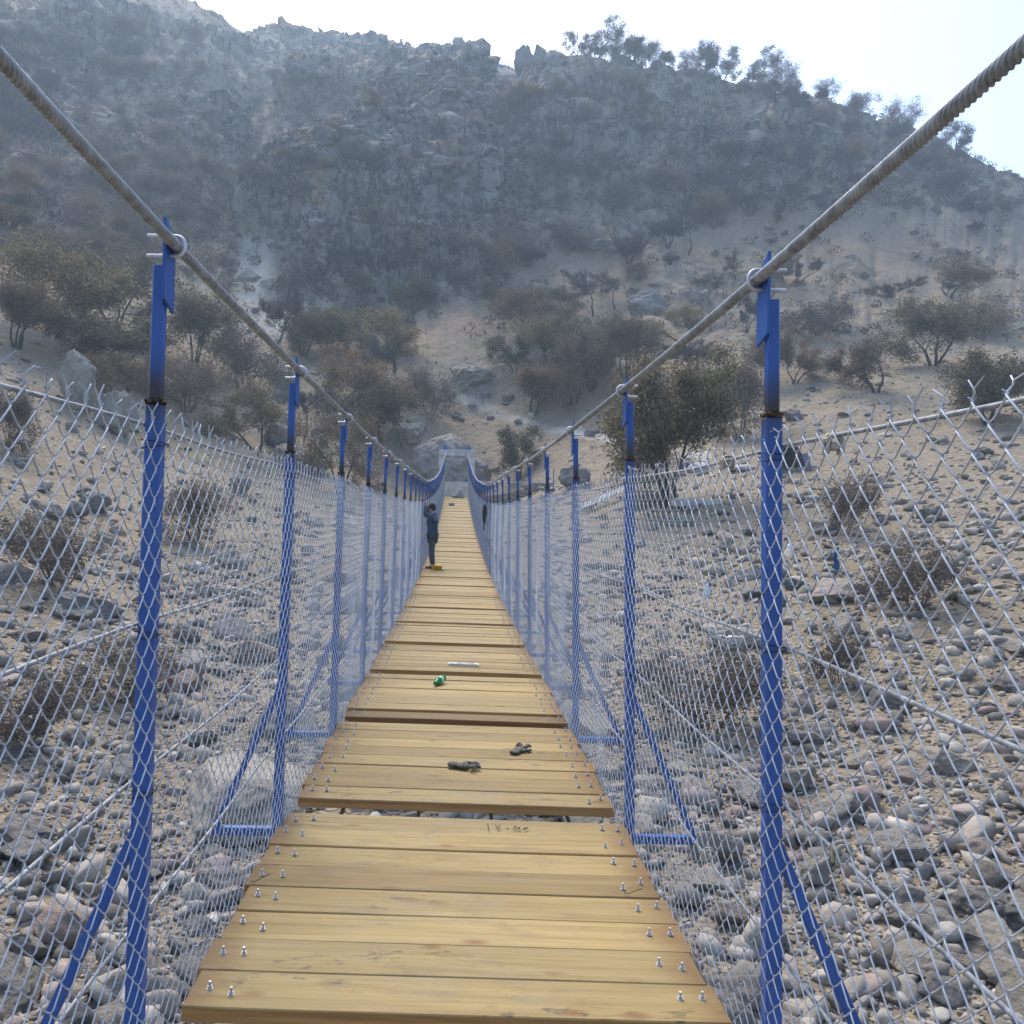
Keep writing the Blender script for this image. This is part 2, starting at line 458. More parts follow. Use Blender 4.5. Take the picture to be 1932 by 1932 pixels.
M['wire'] = simple_mat('galvanised_wire', (0.46, 0.50, 0.55), 0.5, 0.3, 0.16, 6, 0.0)
M['rope'] = simple_mat('steel_rope', (0.33, 0.36, 0.39), 0.6, 0.35, 0.25, 30, 0.2, 0.002, 260)
M['tie'] = simple_mat('black_wire', (0.03, 0.03, 0.035), 0.5, 0.3, 0.2)
M['weld'] = simple_mat('burnt_weld', (0.12, 0.075, 0.05), 0.8, 0.2, 0.5, 60, 0.6, 0.004, 120)
M['concrete'] = simple_mat('concrete', (0.54, 0.535, 0.52), 0.9, 0, 0.22, 2.5, 0.3, 0.01, 30)
M['brass'] = simple_mat('dull_clamp', (0.36, 0.33, 0.26), 0.55, 0.3, 0.25, 40)

# ------------------------------------------------------------------ terrain
Ys = np.array([1.5, 4, 6, 10, 15, 20, 27, 36, 42, 48, 55, 62, 70, 80, 92, 105, 118, 132, 150, 170, 190, 220, 260, 310.])
PX = np.array([-900, -300, 0, 200, 330, 450, 600, 750, 860, 960, 985, 1100, 1300, 1580, 1932, 2700])
def near(z):      # python list of elevations for the nearest rows, in metres below camera
    return z
T = {
 # px :  elevations (m) at 1.5,4,6 then photo rows from 10 m on
 -900: [-4.3, -4.2, -4.0, 1380, 1080, 880, 720, 560, 480, 410, 350, 300, 240, 170, 90, 20, -50, -130, -210, -280, -330, -380, -400, -400],
 -300: [-4.3, -4.25, -4.1, 1520, 1230, 1060, 930, 760, 690, 630, 580, 530, 480, 420, 350, 290, 230, 150, 60, -40, -120, -200, -260, -300],
    0: [-4.3, -4.3, -4.2, 1590, 1310, 1150, 1010, 850, 770, 700, 640, 590, 545, 495, 440, 390, 330, 260, 170, 80, 0, -70, -110, -120],
  200: [-4.3, -4.3, -4.25, 1610, 1345, 1200, 1080, 950, 880, 820, 750, 690, 640, 585, 525, 470, 400, 330, 240, 150, 70, -20, -60, -60],
  330: [-4.3, -4.3, -4.3, 1620, 1365, 1225, 1115, 1000, 935, 880, 815, 750, 690, 630, 575, 520, 450, 380, 290, 200, 110, 22, 5, 5],
  450: [-4.3, -4.3, -4.3, 1625, 1375, 1238, 1130, 1025, 970, 920, 860, 800, 730, 670, 612, 560, 500, 440, 370, 290, 210, 135, 85, 52],
  600: [-4.3, -4.3, -4.3, 1625, 1380, 1248, 1140, 1045, 1000, 962, 915, 860, 790, 715, 655, 604, 450, 360, 280, 220, 172, 136, 106, 85],
  750: [-4.3, -4.3, -4.3, 1625, 1382, 1252, 1148, 1058, 1020, 988, 965, 940, 875, 755, 660, 598, 440, 340, 260, 200, 165, 140, 116, 97],
  860: [-4.3, -4.3, -4.3, 1625, 1382, 1255, 1150, 1060, 1024, 998, 985, 968, 925, 800, 672, 590, 455, 350, 260, 190, 155, 135, 118, 105],
  960: [-4.3, -4.3, -4.3, 1625, 1382, 1255, 1148, 1055, 1015, 985, 968, 950, 905, 790, 668, 580, 480, 378, 258, 160, 148, 142, 140, 145],
  985: [-4.3, -4.3, -4.3, 1625, 1382, 1255, 1146, 1050, 1008, 975, 955, 938, 890, 785, 668, 578, 482, 380, 250, 92, 140, 180, 220, 260],
 1100: [-4.3, -4.3, -4.3, 1622, 1380, 1250, 1135, 1020, 965, 935, 912, 890, 835, 755, 670, 595, 512, 410, 250, 98, 140, 190, 240, 280],
 1300: [-4.3, -4.3, -4.3, 1615, 1370, 1225, 1098, 975, 930, 905, 875, 838, 790, 720, 655, 590, 502, 420, 270, 130, 165, 220, 270, 300],
 1580: [-4.3, -4.3, -4.2, 1600, 1340, 1185, 1050, 935, 900, 870, 828, 780, 735, 680, 620, 560, 490, 420, 310, 190, 230, 280, 320, 350],
 1932: [-4.3, -4.25, -4.1, 1570, 1300, 1135, 1000, 900, 862, 830, 795, 750, 715, 670, 630, 590, 540, 480, 400, 330, 370, 400, 430, 450],
 2700: [-4.3, -4.2, -4.0, 1480, 1200, 1040, 910, 820, 785, 755, 725, 690, 660, 630, 600, 570, 540, 510, 470, 440, 470, 500, 520, 540],
}
tab = np.zeros((len(PX), len(Ys)))
for i, p in enumerate(PX):
    row = T[int(p)]
    for j, Y in enumerate(Ys):
        tab[i, j] = row[j] if j < 3 else (CY - (row[j] - (p - CX) * ROLL)) * Y / F

NC, NR = 1000, 1250
tt = np.concatenate([np.linspace(-1.1, -0.56, 90, endpoint=False), np.linspace(-0.56, 0.70, NC - 150, endpoint=False), np.linspace(0.70, 1.15, 60)])
NC = len(tt)
# depth rows: dense where the slope faces the viewer
cdf_y = np.array([1.5, 6, 15, 30, 60, 100, 180, 310.]); cdf_c = np.array([0, 0.05, 0.15, 0.27, 0.44, 0.66, 0.93, 1.0])
yy = np.exp(np.interp(np.linspace(0, 1, NR), cdf_c, np.log(cdf_y)))
pxg = CX + F * tt
A = np.array([np.interp(np.log(yy), np.log(Ys), tab[i]) for i in range(len(PX))])       # (nPX, NR)
H = np.empty((NC, NR))
for j in range(NR): H[:, j] = np.interp(pxg, PX, A[:, j])
def blur(a, k, axis):
    ker = np.hanning(k + 2)[1:-1]; ker /= ker.sum()
    pad = [(0, 0), (0, 0)]; pad[axis] = (k // 2, k // 2)
    ap = np.pad(a, pad, mode='edge')
    return np.apply_along_axis(lambda q: np.convolve(q, ker, 'valid'), axis, ap)
Hs = blur(blur(H, 41, 1), 15, 0)
Hs = blur(Hs, 25, 0) * 0.6 + Hs * 0.4
crest = (np.exp(-((pxg[:, None] - 975) / 22.0) ** 2) * sstep(140, 165, yy)[None, :])
H = Hs * (1 - crest) + H * crest
XX = tt[:, None] * yy[None, :]; YY = np.broadcast_to(yy[None, :], XX.shape).copy()
IMX = pxg[:, None] + 0 * XX
IMY = CY - F * H / YY
# rolled photo coordinates of each ground point
PXr = IMX - (IMY - CY) * ROLL; PYr = IMY + (IMX - CX) * ROLL

def ell(cx, cy, rx, ry, k=0.35):
    d = np.sqrt(((PXr - cx) / rx) ** 2 + ((PYr - cy) / ry) ** 2)
    return 1 - sstep(1 - k, 1 + k, d)

rock = np.zeros_like(XX)
for e in ((720, 420, 240, 165, 1.0), (930, 240, 260, 130, 0.85), (1190, 290, 260, 110, 0.55), (580, 480, 110, 90, 0.9), (1330, 330, 260, 60, 0.55),
          (250, 330, 280, 90, 0.35), (150, 150, 300, 120, 0.45), (560, 130, 320, 60, 0.5), (1400, 200, 300, 70, 0.4), (1090, 430, 150, 50, 0.6), (80, 430, 140, 50, .6)):
    rock = np.maximum(rock, ell(*e[:4]) * e[4])
far = sstep(60, 110, YY)
nz = fbm(XX * 0.06, YY * 0.06, H * 0.06, 5, 3)
rock = np.clip(rock * 1.15 + nz * 0.55 * (rock > 0.02) + far * np.maximum(nz - 0.18, 0) * 1.2, 0, 1)
gully = ell(470, 530, 70, 75, 0.5)
gully = np.maximum(gully, ell(520, 590, 120, 35, 0.5))
rock *= 1 - gully
# heights
big = fbm(XX * 0.045, YY * 0.045, 0 * XX, 5, 11)
med = fbm(XX * 0.22, YY * 0.22, 0 * XX, 5, 23)
fine = fbm(XX * 1.1, YY * 1.1, 0 * XX, 4, 31)
flat = 1 - ell(860, 925, 110, 45, 0.5)
H2 = H + flat * (big * (0.15 + 3.0 * sstep(50, 150, YY)) + med * (0.16 + 0.55 * sstep(25, 110, YY)) + fine * (0.05 + 0.10 * sstep(20, 80, YY)))
# erosion rills down the slope
rill = fbm(tt[:, None] * 26 + 0 * XX, YY * 0.02, 0 * XX, 4, 41, ridged=True)
H2 -= rill * 1.6 * sstep(70, 140, YY)
P = np.stack([XX, YY, H2], -1)
# crags: push the rock out along its normal
dT = np.gradient(P, axis=0); dR = np.gradient(P, axis=1)
nrm = np.cross(dT, dR); nrm /= np.linalg.norm(nrm, axis=2, keepdims=True) + 1e-9
nrm[nrm[..., 2] < 0] *= -1
idx = rock > 0.03
q = P[idx]
ux = q[:, 0] * 0.9 + q[:, 2] * 0.35; uz = q[:, 2] * 0.62 - q[:, 0] * 0.25
c1 = fbm(ux * 0.075, q[:, 1] * 0.075, uz * 0.06, 6, 51, 0.55, ridged=True)
c2 = fbm(ux * 0.42, q[:, 1] * 0.42, uz * 0.24, 5, 61, 0.58, ridged=True)
c0 = fbm(ux * 0.034 + 3, q[:, 1] * 0.03, uz * 0.022, 3, 57, 0.5, ridged=True)
amp = rock[idx] * (0.6 + 5.2 * sstep(60, 130, q[:, 1])) * (1 - 0.9 * sstep(148, 166, q[:, 1]) * (q[:, 0] > 5))
P[idx] += nrm[idx] * (amp * (c1 * 1.0 + c2 * 0.55 + c0 * 0.8))[:, None]
nzv = fbm(XX * 2.6, YY * 2.6, H2 * 2.6, 3, 71)
P += nrm * (nzv * 0.09 * sstep(30, 70, YY) * 0.8)[..., None]
# masks
soil = np.zeros_like(XX)
for e in ((850, 620, 110, 45, 1.0), (1230, 500, 150, 35, 0.7), (60, 500, 90, 45, 0.9), (1050, 545, 120, 25, .6), (1330, 640, 200, 90, .45), (800, 590, 60, 30, 1.0),
          (240, 1000, 45, 30, .9), (860, 250, 40, 40, .5), (1000, 840, 160, 60, .35), (1500, 470, 220, 90, .7), (1450, 600, 260, 90, .5), (1150, 560, 160, 60, .5), (960, 280, 50, 40, .7), (330, 590, 40, 20, .8)):
    soil = np.maximum(soil, ell(*e[:4], 0.6) * e[4])
soil = np.clip(soil * (0.75 + 1.1 * med), 0, 1) * (1 - rock)
def pathmask(pts, w):
    d = np.full(XX.shape, 1e9)
    for (x0, y0), (x1, y1) in zip(pts[:-1], pts[1:]):
        vx, vy = x1 - x0, y1 - y0
        t = np.clip(((PXr - x0) * vx + (PYr - y0) * vy) / (vx * vx + vy * vy), 0, 1)
        d = np.minimum(d, np.hypot(PXr - x0 - t * vx, (PYr - y0 - t * vy) * 1.4))
    return 1 - sstep(w * 0.5, w * 1.3, d)
pth = np.maximum(pathmask([(865, 752), (910, 762), (980, 792), (1060, 815), (1150, 832), (1240, 850), (1330, 862)], 14), np.maximum(ell(478, 520, 34, 75, .6), ell(540, 600, 90, 26, .6)) * 1.0)
pth = np.maximum(pth * np.clip(0.85 + med * 0.6, 0, 1), 0)
msk = np.stack([rock, soil, pth, np.ones_like(rock)], -1).astype(np.float32)
gi = np.arange(NC * NR).reshape(NC, NR)
Fq = np.stack([gi[:-1, :-1], gi[1:, :-1], gi[1:, 1:], gi[:-1, 1:]], -1).reshape(-1, 4)
ground = mesh_np('hillside', P.reshape(-1, 3), Fq, M['ground'], smooth=True)
ca = ground.data.color_attributes.new('mask', 'FLOAT_COLOR', 'POINT')
ca.data.foreach_set('color', msk.reshape(-1))
tag(ground, kind='structure')
gx, gy = np.meshgrid(np.linspace(-90, 90, 181), np.linspace(-110, 1.6, 113), indexing='ij')
gz = np.interp(-gy, [-1.6, 2, 5, 12, 40, 110], [-4.32, -4.2, -2.4, -1.7, 3.0, 24.0]) + 0.25 * fbm(gx * 0.2, gy * 0.2, 0 * gx, 4, 91) + np.abs(gx) * 0.05 * (gy < -6)
ni, nj = gx.shape; g2 = np.arange(ni * nj).reshape(ni, nj)
nb = mesh_np('near_bank', np.stack([gx, gy, gz], -1), np.stack([g2[:-1, :-1], g2[1:, :-1], g2[1:, 1:], g2[:-1, 1:]], -1), M['ground'], smooth=True)  # unseen bank behind the camera, added to bounce light onto the board edges
cb = nb.data.color_attributes.new('mask', 'FLOAT_COLOR', 'POINT'); cb.data.foreach_set('color', np.tile(np.array([0, 0, 0, 1], np.float32), ni * nj))
tag(nb, kind='structure')
TY = CY - F * P[..., 2] / P[..., 1]       # photo row of each vertex (unrolled)
TX = CX + F * P[..., 0] / P[..., 1]

def ground_at_px(px, py):
    """ground point seen at a place in the photograph (first hit along the sight line)"""
    x, y = unroll(px, py)
    i = int(np.clip(np.searchsorted(tt, (x - CX) / F), 0, NC - 1))
    c = TY[i]
    hit = np.nonzero(c[20:] <= y)[0]
    j = (hit[0] + 20) if len(hit) else NR - 30
    return P[i, j].copy()

def ground_z(x, y):
    y = max(y, 1.6)
    i = np.interp(x / y, tt, np.arange(NC)); j = np.interp(y, yy, np.arange(NR))
    return float(P[int(round(i)), int(round(j)), 2])

# ------------------------------------------------------------------ rocks
def rock_mesh(name, seed, sub=4, cuts=9, flatz=0.75, rough=0.10, mat=None, dmin=0.45, dmax=0.88):
    rr = np.random.default_rng(seed)
    bm = bmesh.new(); bmesh.ops.create_icosphere(bm, subdivisions=sub, radius=1.0)
    v = np.array([q.co[:] for q in bm.verts])
    for _ in range(cuts):
        n = rr.normal(size=3); n /= np.linalg.norm(n)
        d = rr.uniform(dmin, dmax)
        s = v @ n
        over = np.maximum(s - d, 0)
        v -= np.outer(over * 0.92, n)
    o = rr.uniform(-50, 50, 3)
    nn = v / np.linalg.norm(v, axis=1, keepdims=True)
    v += nn * (fbm(v[:, 0] * 1.7 + o[0], v[:, 1] * 1.7 + o[1], v[:, 2] * 1.7 + o[2], 5, seed) * rough * 2.4)[:, None]
    v += nn * (fbm(v[:, 0] * 4 + o[0], v[:, 1] * 4 + o[1], v[:, 2] * 4, 4, seed + 9, ridged=True) * rough * 0.7)[:, None]
    v[:, 2] *= flatz
    v -= (v.max(0) + v.min(0)) / 2
    v /= (v.max(0) - v.min(0))
    for q, c in zip(bm.verts, v): q.co = c
    me = bpy.data.meshes.new(name); bm.to_mesh(me); bm.free()
    me.polygons.foreach_set('use_smooth', np.ones(len(me.polygons), bool))
    if mat: me.materials.append(mat)
    return me

ROCKS = [rock_mesh('boulder', 100 + i, 5 if i < 5 else 4, 11 + i % 5, 0.75, 0.10 + 0.03 * (i % 3), M['rock']) for i in range(9)]
PALE = [rock_mesh('river_boulder', 300 + i, 5 if i < 4 else 4, 11 + i % 5, 0.7, 0.075, M['paleRock'], 0.34, 0.78) for i in range(8)]
BIG = [rock_mesh('outcrop', 500 + i, 6, 12, 0.8, 0.13, M['rock']) for i in range(4)]

def put_rock(me, px, py, w, h, label, cat='rock', group=None, name='boulder', rz=None, tilt=0.0, sink=0.18, depth=None, push=0.0, yaw_tilt=0.0):
    """a rock w x h photo pixels large standing where its foot is at (px,py)"""
    g = ground_at_px(px, py)
    Y = g[1]
    W, Hh = w * Y / F, h * Y / F
    if Y < 26: Hh *= 0.58 + 0.42 * max(0.0, (Y - 12) / 14)
    o = link(bpy.data.objects.new(name, me))
    dd = depth or W * random.uniform(0.75, 1.1)
    o.scale = (W, dd, Hh * (1 + sink))
    o.rotation_euler = (yaw_tilt, tilt, random.uniform(-0.35, 0.35) if rz is None else rz)
    o.location = (g[0], g[1] + dd * 0.42 + push, g[2] + Hh * (0.5 - sink / 2))
    return tag(o, label, cat, group)

o = link(bpy.data.objects.new('boulder', rock_mesh('boulder', 829, 6, 8, 0.8, 0.10, rock_material('boulder_rock', (0.12, 0.115, 0.105), (0.25, 0.24, 0.22), (0.40, 0.385, 0.355))))); o.scale = (7.4, 5.5, 6.0); o.location = (-0.4, 67.6, 2.1); o.rotation_euler = (0, 0, 0.2)
tag(o, 'huge grey boulder behind the concrete portal at the far end of the bridge', 'rock')
for px, py, w, h, t in ((992, 128, 36, 48, 'square rock pinnacle standing on the mountain ridge'), (1018, 122, 30, 40, 'smaller rock tooth right of the square pinnacle on the ridge'), (1040, 122, 40, 28, 'low rock hump on the ridge right of the two teeth')):
    put_rock(ROCKS[len(t) % 5], px, py, w, h, t, 'rock', sink=.5)
put_rock(ROCKS[0], 133, 768, 77, 110, 'tall pointed dark boulder behind the left fence, near the trees', tilt=0.15)
put_rock(ROCKS[1], 208, 818, 84, 84, 'dark rounded boulder just left of the nearest left post', sink=0.25)
put_rock(ROCKS[2], 278, 664, 66, 78, 'leaning dark boulder partly hidden by the nearest left post')
put_rock(ROCKS[3], 166, 966, 62, 38, 'right and largest of three dark rocks on the left gravel slope')
put_rock(ROCKS[5], 130, 976, 56, 30, 'middle one of three dark rocks on the left gravel slope')
put_rock(ROCKS[6], 88, 978, 44, 28, 'left and smallest of three dark rocks on the left gravel slope')
put_rock(ROCKS[4], 446, 932, 46, 40, 'single dark round rock between the first two left posts')
put_rock(PALE[0], 425, 1600, 250, 205, 'huge flat pale slab of rock in the river bed under the left fence', rz=0.35, tilt=-0.12, sink=0.1, depth=2.6)
put_rock(BIG[2], 888, 732, 122, 58, 'fractured grey rock ledge above the dirt path', 'rock ledge', name='rock_ledge', tilt=-0.12)
put_rock(BIG[1], 1005, 570, 190, 70, 'long diagonal grey rock ledge crossing the brown slope', 'rock ledge', name='rock_ledge', tilt=-0.30, sink=.3)
put_rock(BIG[3], 1110, 490, 120, 42, 'short grey rock ledge above the long diagonal one', 'rock ledge', name='rock_ledge', tilt=-0.26, sink=.3)
put_rock(ROCKS[2], 1222, 590, 82, 52, 'big dark boulder alone on the bare brown slope')
put_rock(ROCKS[1], 1084, 922, 64, 44, 'dark boulder behind the third right post near the blue rack')
put_rock(ROCKS[3], 1119, 824, 34, 16, 'flat dark rock just below the dirt path')
put_rock(PALE[1], 470, 532, 52, 34, 'blue grey boulder in the gravel gully')
put_rock(PALE[2], 500, 545, 38, 26, 'white boulder right of the blue grey one in the gully')
put_rock(BIG[2], 552, 893, 118, 62, 'broad grey outcrop behind the second left post', 'rock', sink=.3)
put_rock(ROCKS[0], 522, 850, 66, 54, 'dark rock left of the second left post')
put_rock(ROCKS[4], 524, 736, 56, 48, 'grey rock below the left rope, above the second left post')
put_rock(ROCKS[5], 456, 745, 30, 20, 'small dark rock under the twiggy bush')
put_rock(BIG[3], 760, 856, 78, 62, 'grey rock left of the huge boulder behind the portal', sink=.25)
put_rock(ROCKS[6], 784, 812, 42, 26, 'brown rock above the grey rock beside the huge boulder')
put_rock(ROCKS[7], 592, 822, 18, 18, 'small brown rock by the curved trunk')
for px, py, w, h, t in ((889, 772, 18, 12, 'small rock on the upper end of the dirt path'), (862, 792, 23, 13, 'small dark rock left below the path'),
                        (925, 793, 17, 10, 'low rock below the middle of the path'), (975, 803, 18, 12, 'tan rock on the lower side of the path'),
                        (700, 640, 20, 12, 'pale rock under the olive trees'), (1068, 770, 20, 12, 'rock at the foot of the brown oaks'),
                        (958, 760, 26, 20, 'grey rock beside the rust coloured tree'), (915, 752, 22, 12, 'grey rock just under the fractured ledge'),
                        (1232, 548, 26, 16, 'tan rock above the big dark boulder'), (1452, 440, 46, 20, 'flat grey rock high on the right slope')):
    put_rock(random.choice(ROCKS[4:]), px, py, w, h, t)
for px, py, w, h, t in ((1356, 1640, 105, 110, 'large rounded pale boulder under the second right post brace'), (1327, 1690, 88, 42, 'flat pale slab below the large rounded boulder'),
                        (1517, 1500, 80, 72, 'round pale boulder right of the nearest right post'), (1552, 1690, 84, 96, 'big grey boulder low at the right by the cable clamp'),
                        (1386, 1760, 90, 72, 'pinkish boulder left of the nearest right post'), (1405, 1915, 110, 98, 'pale boulder at the bottom beside the deck end'),
                        (1547, 1400, 74, 56, 'pale boulder behind the right fence, above the round one'), (1425, 1530, 80, 60, 'tan boulder just left of the nearest right post'),
                        (1700, 1640, 120, 90, 'broad grey boulder far to the right in the river bed'), (1800, 1460, 110, 70, 'flat boulder at the far right of the river bed'),
                        (90, 1790, 140, 110, 'large pale boulder low at the left behind the brace'), (215, 1850, 110, 80, 'pale boulder between the nearest left post and its brace'),
                        (330, 1290, 110, 70, 'pale boulder between the first two left posts'), (470, 1250, 90, 50, 'grey slab behind the second left post'),
                        (230, 1480, 95, 60, 'tan boulder left of the nearest left post'), (30, 1640, 110, 70, 'grey boulder at the left edge of the river bed')):
    put_rock(random.choice(PALE), px, py, w, h, t, 'boulder', name='river_boulder')
# loose boulders, one object each
cnt = 0
while cnt < 230:
    Y = math.exp(random.uniform(math.log(6.5), math.log(34)))
    X = random.uniform(-0.62, 0.76) * Y
    if abs(X) < 1.1 and Y < 30 and random.random() < 0.5: continue
    z = ground_z(X, Y)
    s = random.uniform(0.24, 0.7) * (1 if random.random() < 0.85 else 1.7) * (0.75 + Y / 40)
    o = link(bpy.data.objects.new('river_boulder', random.choice(PALE if random.random() < 0.8 else ROCKS)))
    o.scale = (s * random.uniform(0.8, 1.3), s * random.uniform(0.8, 1.2), s * random.uniform(0.5, 0.85))
    o.rotation_euler = (random.uniform(-.3, .3), random.uniform(-.3, .3), random.uniform(0, 6.3))
    o.location = (X, Y, z + 0.06 * s)
    tag(o, 'loose pale boulder lying among the cobbles of the dry river bed', 'boulder', 'loose boulders in the river bed')
    cnt += 1
cnt = 0
while cnt < 90:
    px, py = random.uniform(-80, 1950), random.uniform(600, 1000)
    if 770 < px < 930 and py > 800: continue
    g = ground_at_px(px, py)
    if g[1] > 120 or g[1] < 24: continue
    s = random.uniform(0.35, 1.0) * (1 if random.random() < 0.85 else 1.6)
    o = link(bpy.data.objects.new('rock', random.choice(ROCKS)))
    o.scale = (s * random.uniform(0.9, 1.4), s, s * random.uniform(0.45, 0.8))
    o.rotation_euler = (random.uniform(-.2, .2), random.uniform(-.2, .2), random.uniform(0, 6.3))
    o.location = (g[0], g[1], g[2] + 0.1 * s)
    tag(o, 'small loose rock lying on the dry hillside between the trees', 'rock', 'loose rocks on the hillside')
    cnt += 1

# cobbles: nobody could count them
def scatter_stones(name, pts, sizes, mat, label):
    protos = []
    for i in range(6):
        me = rock_mesh('tmp', 700 + i, 2 if i % 2 else 1, 10, 0.65, 0.11 if i % 2 else 0.05, None, 0.28, 0.72)
        v = np.empty(len(me.vertices) * 3); me.vertices.foreach_get('co', v)
        f = np.empty(len(me.polygons) * 3, np.int32); me.polygons.foreach_get('vertices', f)
        protos.append((v.reshape(-1, 3), f.reshape(-1, 3))); bpy.data.meshes.remove(me)
    Vs, Fs, off = [], [], 0
    n = len(pts)
    which = RNG.integers(0, 6, n)
    for k in range(6):
        sel = np.nonzero(which == k)[0]
        v, f = protos[k]
        a = RNG.uniform(0, 2 * np.pi, len(sel)); ca_, sa = np.cos(a), np.sin(a)
        sc = sizes[sel, None] * RNG.uniform(0.6, 1.5, (len(sel), 3)) * np.array([1, 1, 0.7])
        q = v[None] * sc[:, None, :]
        tx = RNG.uniform(-.5, .5, len(sel))[:, None]
        y1 = q[..., 1] * np.cos(tx) - q[..., 2] * np.sin(tx); z1 = q[..., 1] * np.sin(tx) + q[..., 2] * np.cos(tx)
        x2 = q[..., 0] * ca_[:, None] - y1 * sa[:, None]; y2 = q[..., 0] * sa[:, None] + y1 * ca_[:, None]
        w = np.stack([x2, y2, z1], -1) + pts[sel][:, None, :]
        Vs.append(w.reshape(-1, 3))
        Fs.append((f[None] + (np.arange(len(sel)) * len(v))[:, None, None] + off).reshape(-1, 3))
        off += len(sel) * len(v)
    o = mesh_np(name, np.concatenate(Vs), None, mat, tris=np.concatenate(Fs), smooth=False)
    return tag(o, label, 'stones', kind='stuff')

def sample_ground(n, ymin, ymax, tmin, tmax, p=1.0):
    Y = np.exp(RNG.uniform(np.log(ymin), np.log(ymax), n)); t = RNG.uniform(tmin, tmax, n)
    i = np.clip(np.round(np.interp(t, tt, np.arange(NC))).astype(int), 0, NC - 1)
    j = np.clip(np.round(np.interp(Y, yy, np.arange(NR))).astype(int), 0, NR - 1)
    q = P[i, j].copy()
    q[:, 0] = t * Y; q[:, 1] = Y
    return q
pts = sample_ground(14000, 5.0, 30, -0.66, 0.80)
sz = np.exp(RNG.normal(math.log(0.078), 0.68, len(pts))) * (0.8 + pts[:, 1] / 45)
pts[:, 2] += sz * 0.12
scatter_stones('cobbles', pts, np.clip(sz, 0.03, 0.42), M['pebble'], 'bed of loose grey and tan cobbles covering the dry river bed')
pts = sample_ground(16000, 4.5, 17, -0.66, 0.80)
sz = RNG.uniform(0.022, 0.06, len(pts)); pts[:, 2] += sz * 0.1
scatter_stones('gravel', pts, sz, M['pebble'], 'fine gravel between the cobbles of the dry river bed')
pts = sample_ground(5200, 26, 115, -0.66, 0.80)
sz = np.exp(RNG.normal(math.log(0.20), 0.5, len(pts)))
pts[:, 2] += sz * 0.1
scatter_stones('rubble', pts, np.clip(sz, 0.07, 0.7), M['pebble'], 'scattered small rubble lying over the dry slopes')

# ------------------------------------------------------------------ trees
def grow(seed, stems=3, levels=4, spread=0.6, droop=0.0, kids=(3, 4), base_r=0.035, len0=0.36, ratio=0.70, trunk=0.12, wig=0.16):
    """branch skeleton of a tree about one unit high -> segments and terminal twigs"""
    rr = random.Random(seed)
    segs, tips = [], []
    def branch(p, d, L, r, lev):
        n = 4 if lev < 2 else 3
        q = p.copy(); dd = d.copy(); r0 = r
        pts_ = [q.copy()]
        for i in range(n):
            dd = (dd + Vector((rr.gauss(0, wig), rr.gauss(0, wig), rr.gauss(0, wig * 0.7) + 0.05 - droop * lev * 0.05))).normalized()
            q2 = q + dd * (L / n); r1 = r0 * (0.84 if lev < levels else 0.7)
            segs.append((q.copy(), q2.copy(), r0, r1)); q, r0 = q2, r1
            pts_.append(q.copy())
        if lev >= levels:
            tips.append((pts_, dd.copy())); return
        k = rr.randint(*kids)
        for c in range(k):
            f = 1.0 if c == 0 else rr.uniform(0.2, 1.0)
            bi = min(n, max(1, int(round(f * n)))) if lev else min(n, max(1, int(math.ceil(f * n))))
            ax = dd.orthogonal().normalized(); ax.rotate(Matrix.Rotation(rr.uniform(0, 6.283), 3, dd))
            nd = dd.copy(); nd.rotate(Matrix.Rotation(rr.uniform(0.25, 1.0) * spread * (0.5 if c == 0 else 1.25), 3, ax))
            branch(pts_[bi], nd, L * ratio * rr.uniform(0.75, 1.15), max(r0 * rr.uniform(0.55, 0.8), 0.0012), lev + 1)
    for s in range(stems):
        a = 6.283 * s / stems + rr.uniform(-.5, .5)
        lean = 0.12 if stems == 1 else rr.uniform(0.25, 0.62)
        d = Vector((math.cos(a) * lean, math.sin(a) * lean, 1)).normalized()
        p = Vector((math.cos(a), math.sin(a), 0)) * (0.0 if stems == 1 else 0.03) + Vector((0, 0, -0.03))
        if trunk > 0:
            q = p + Vector((d.x * .4, d.y * .4, 1)).normalized() * trunk
            segs.append((p.copy(), q.copy(), base_r * 1.25, base_r)); p = q
        branch(p, d, len0 * rr.uniform(0.85, 1.1), base_r, 0)
    return segs, tips

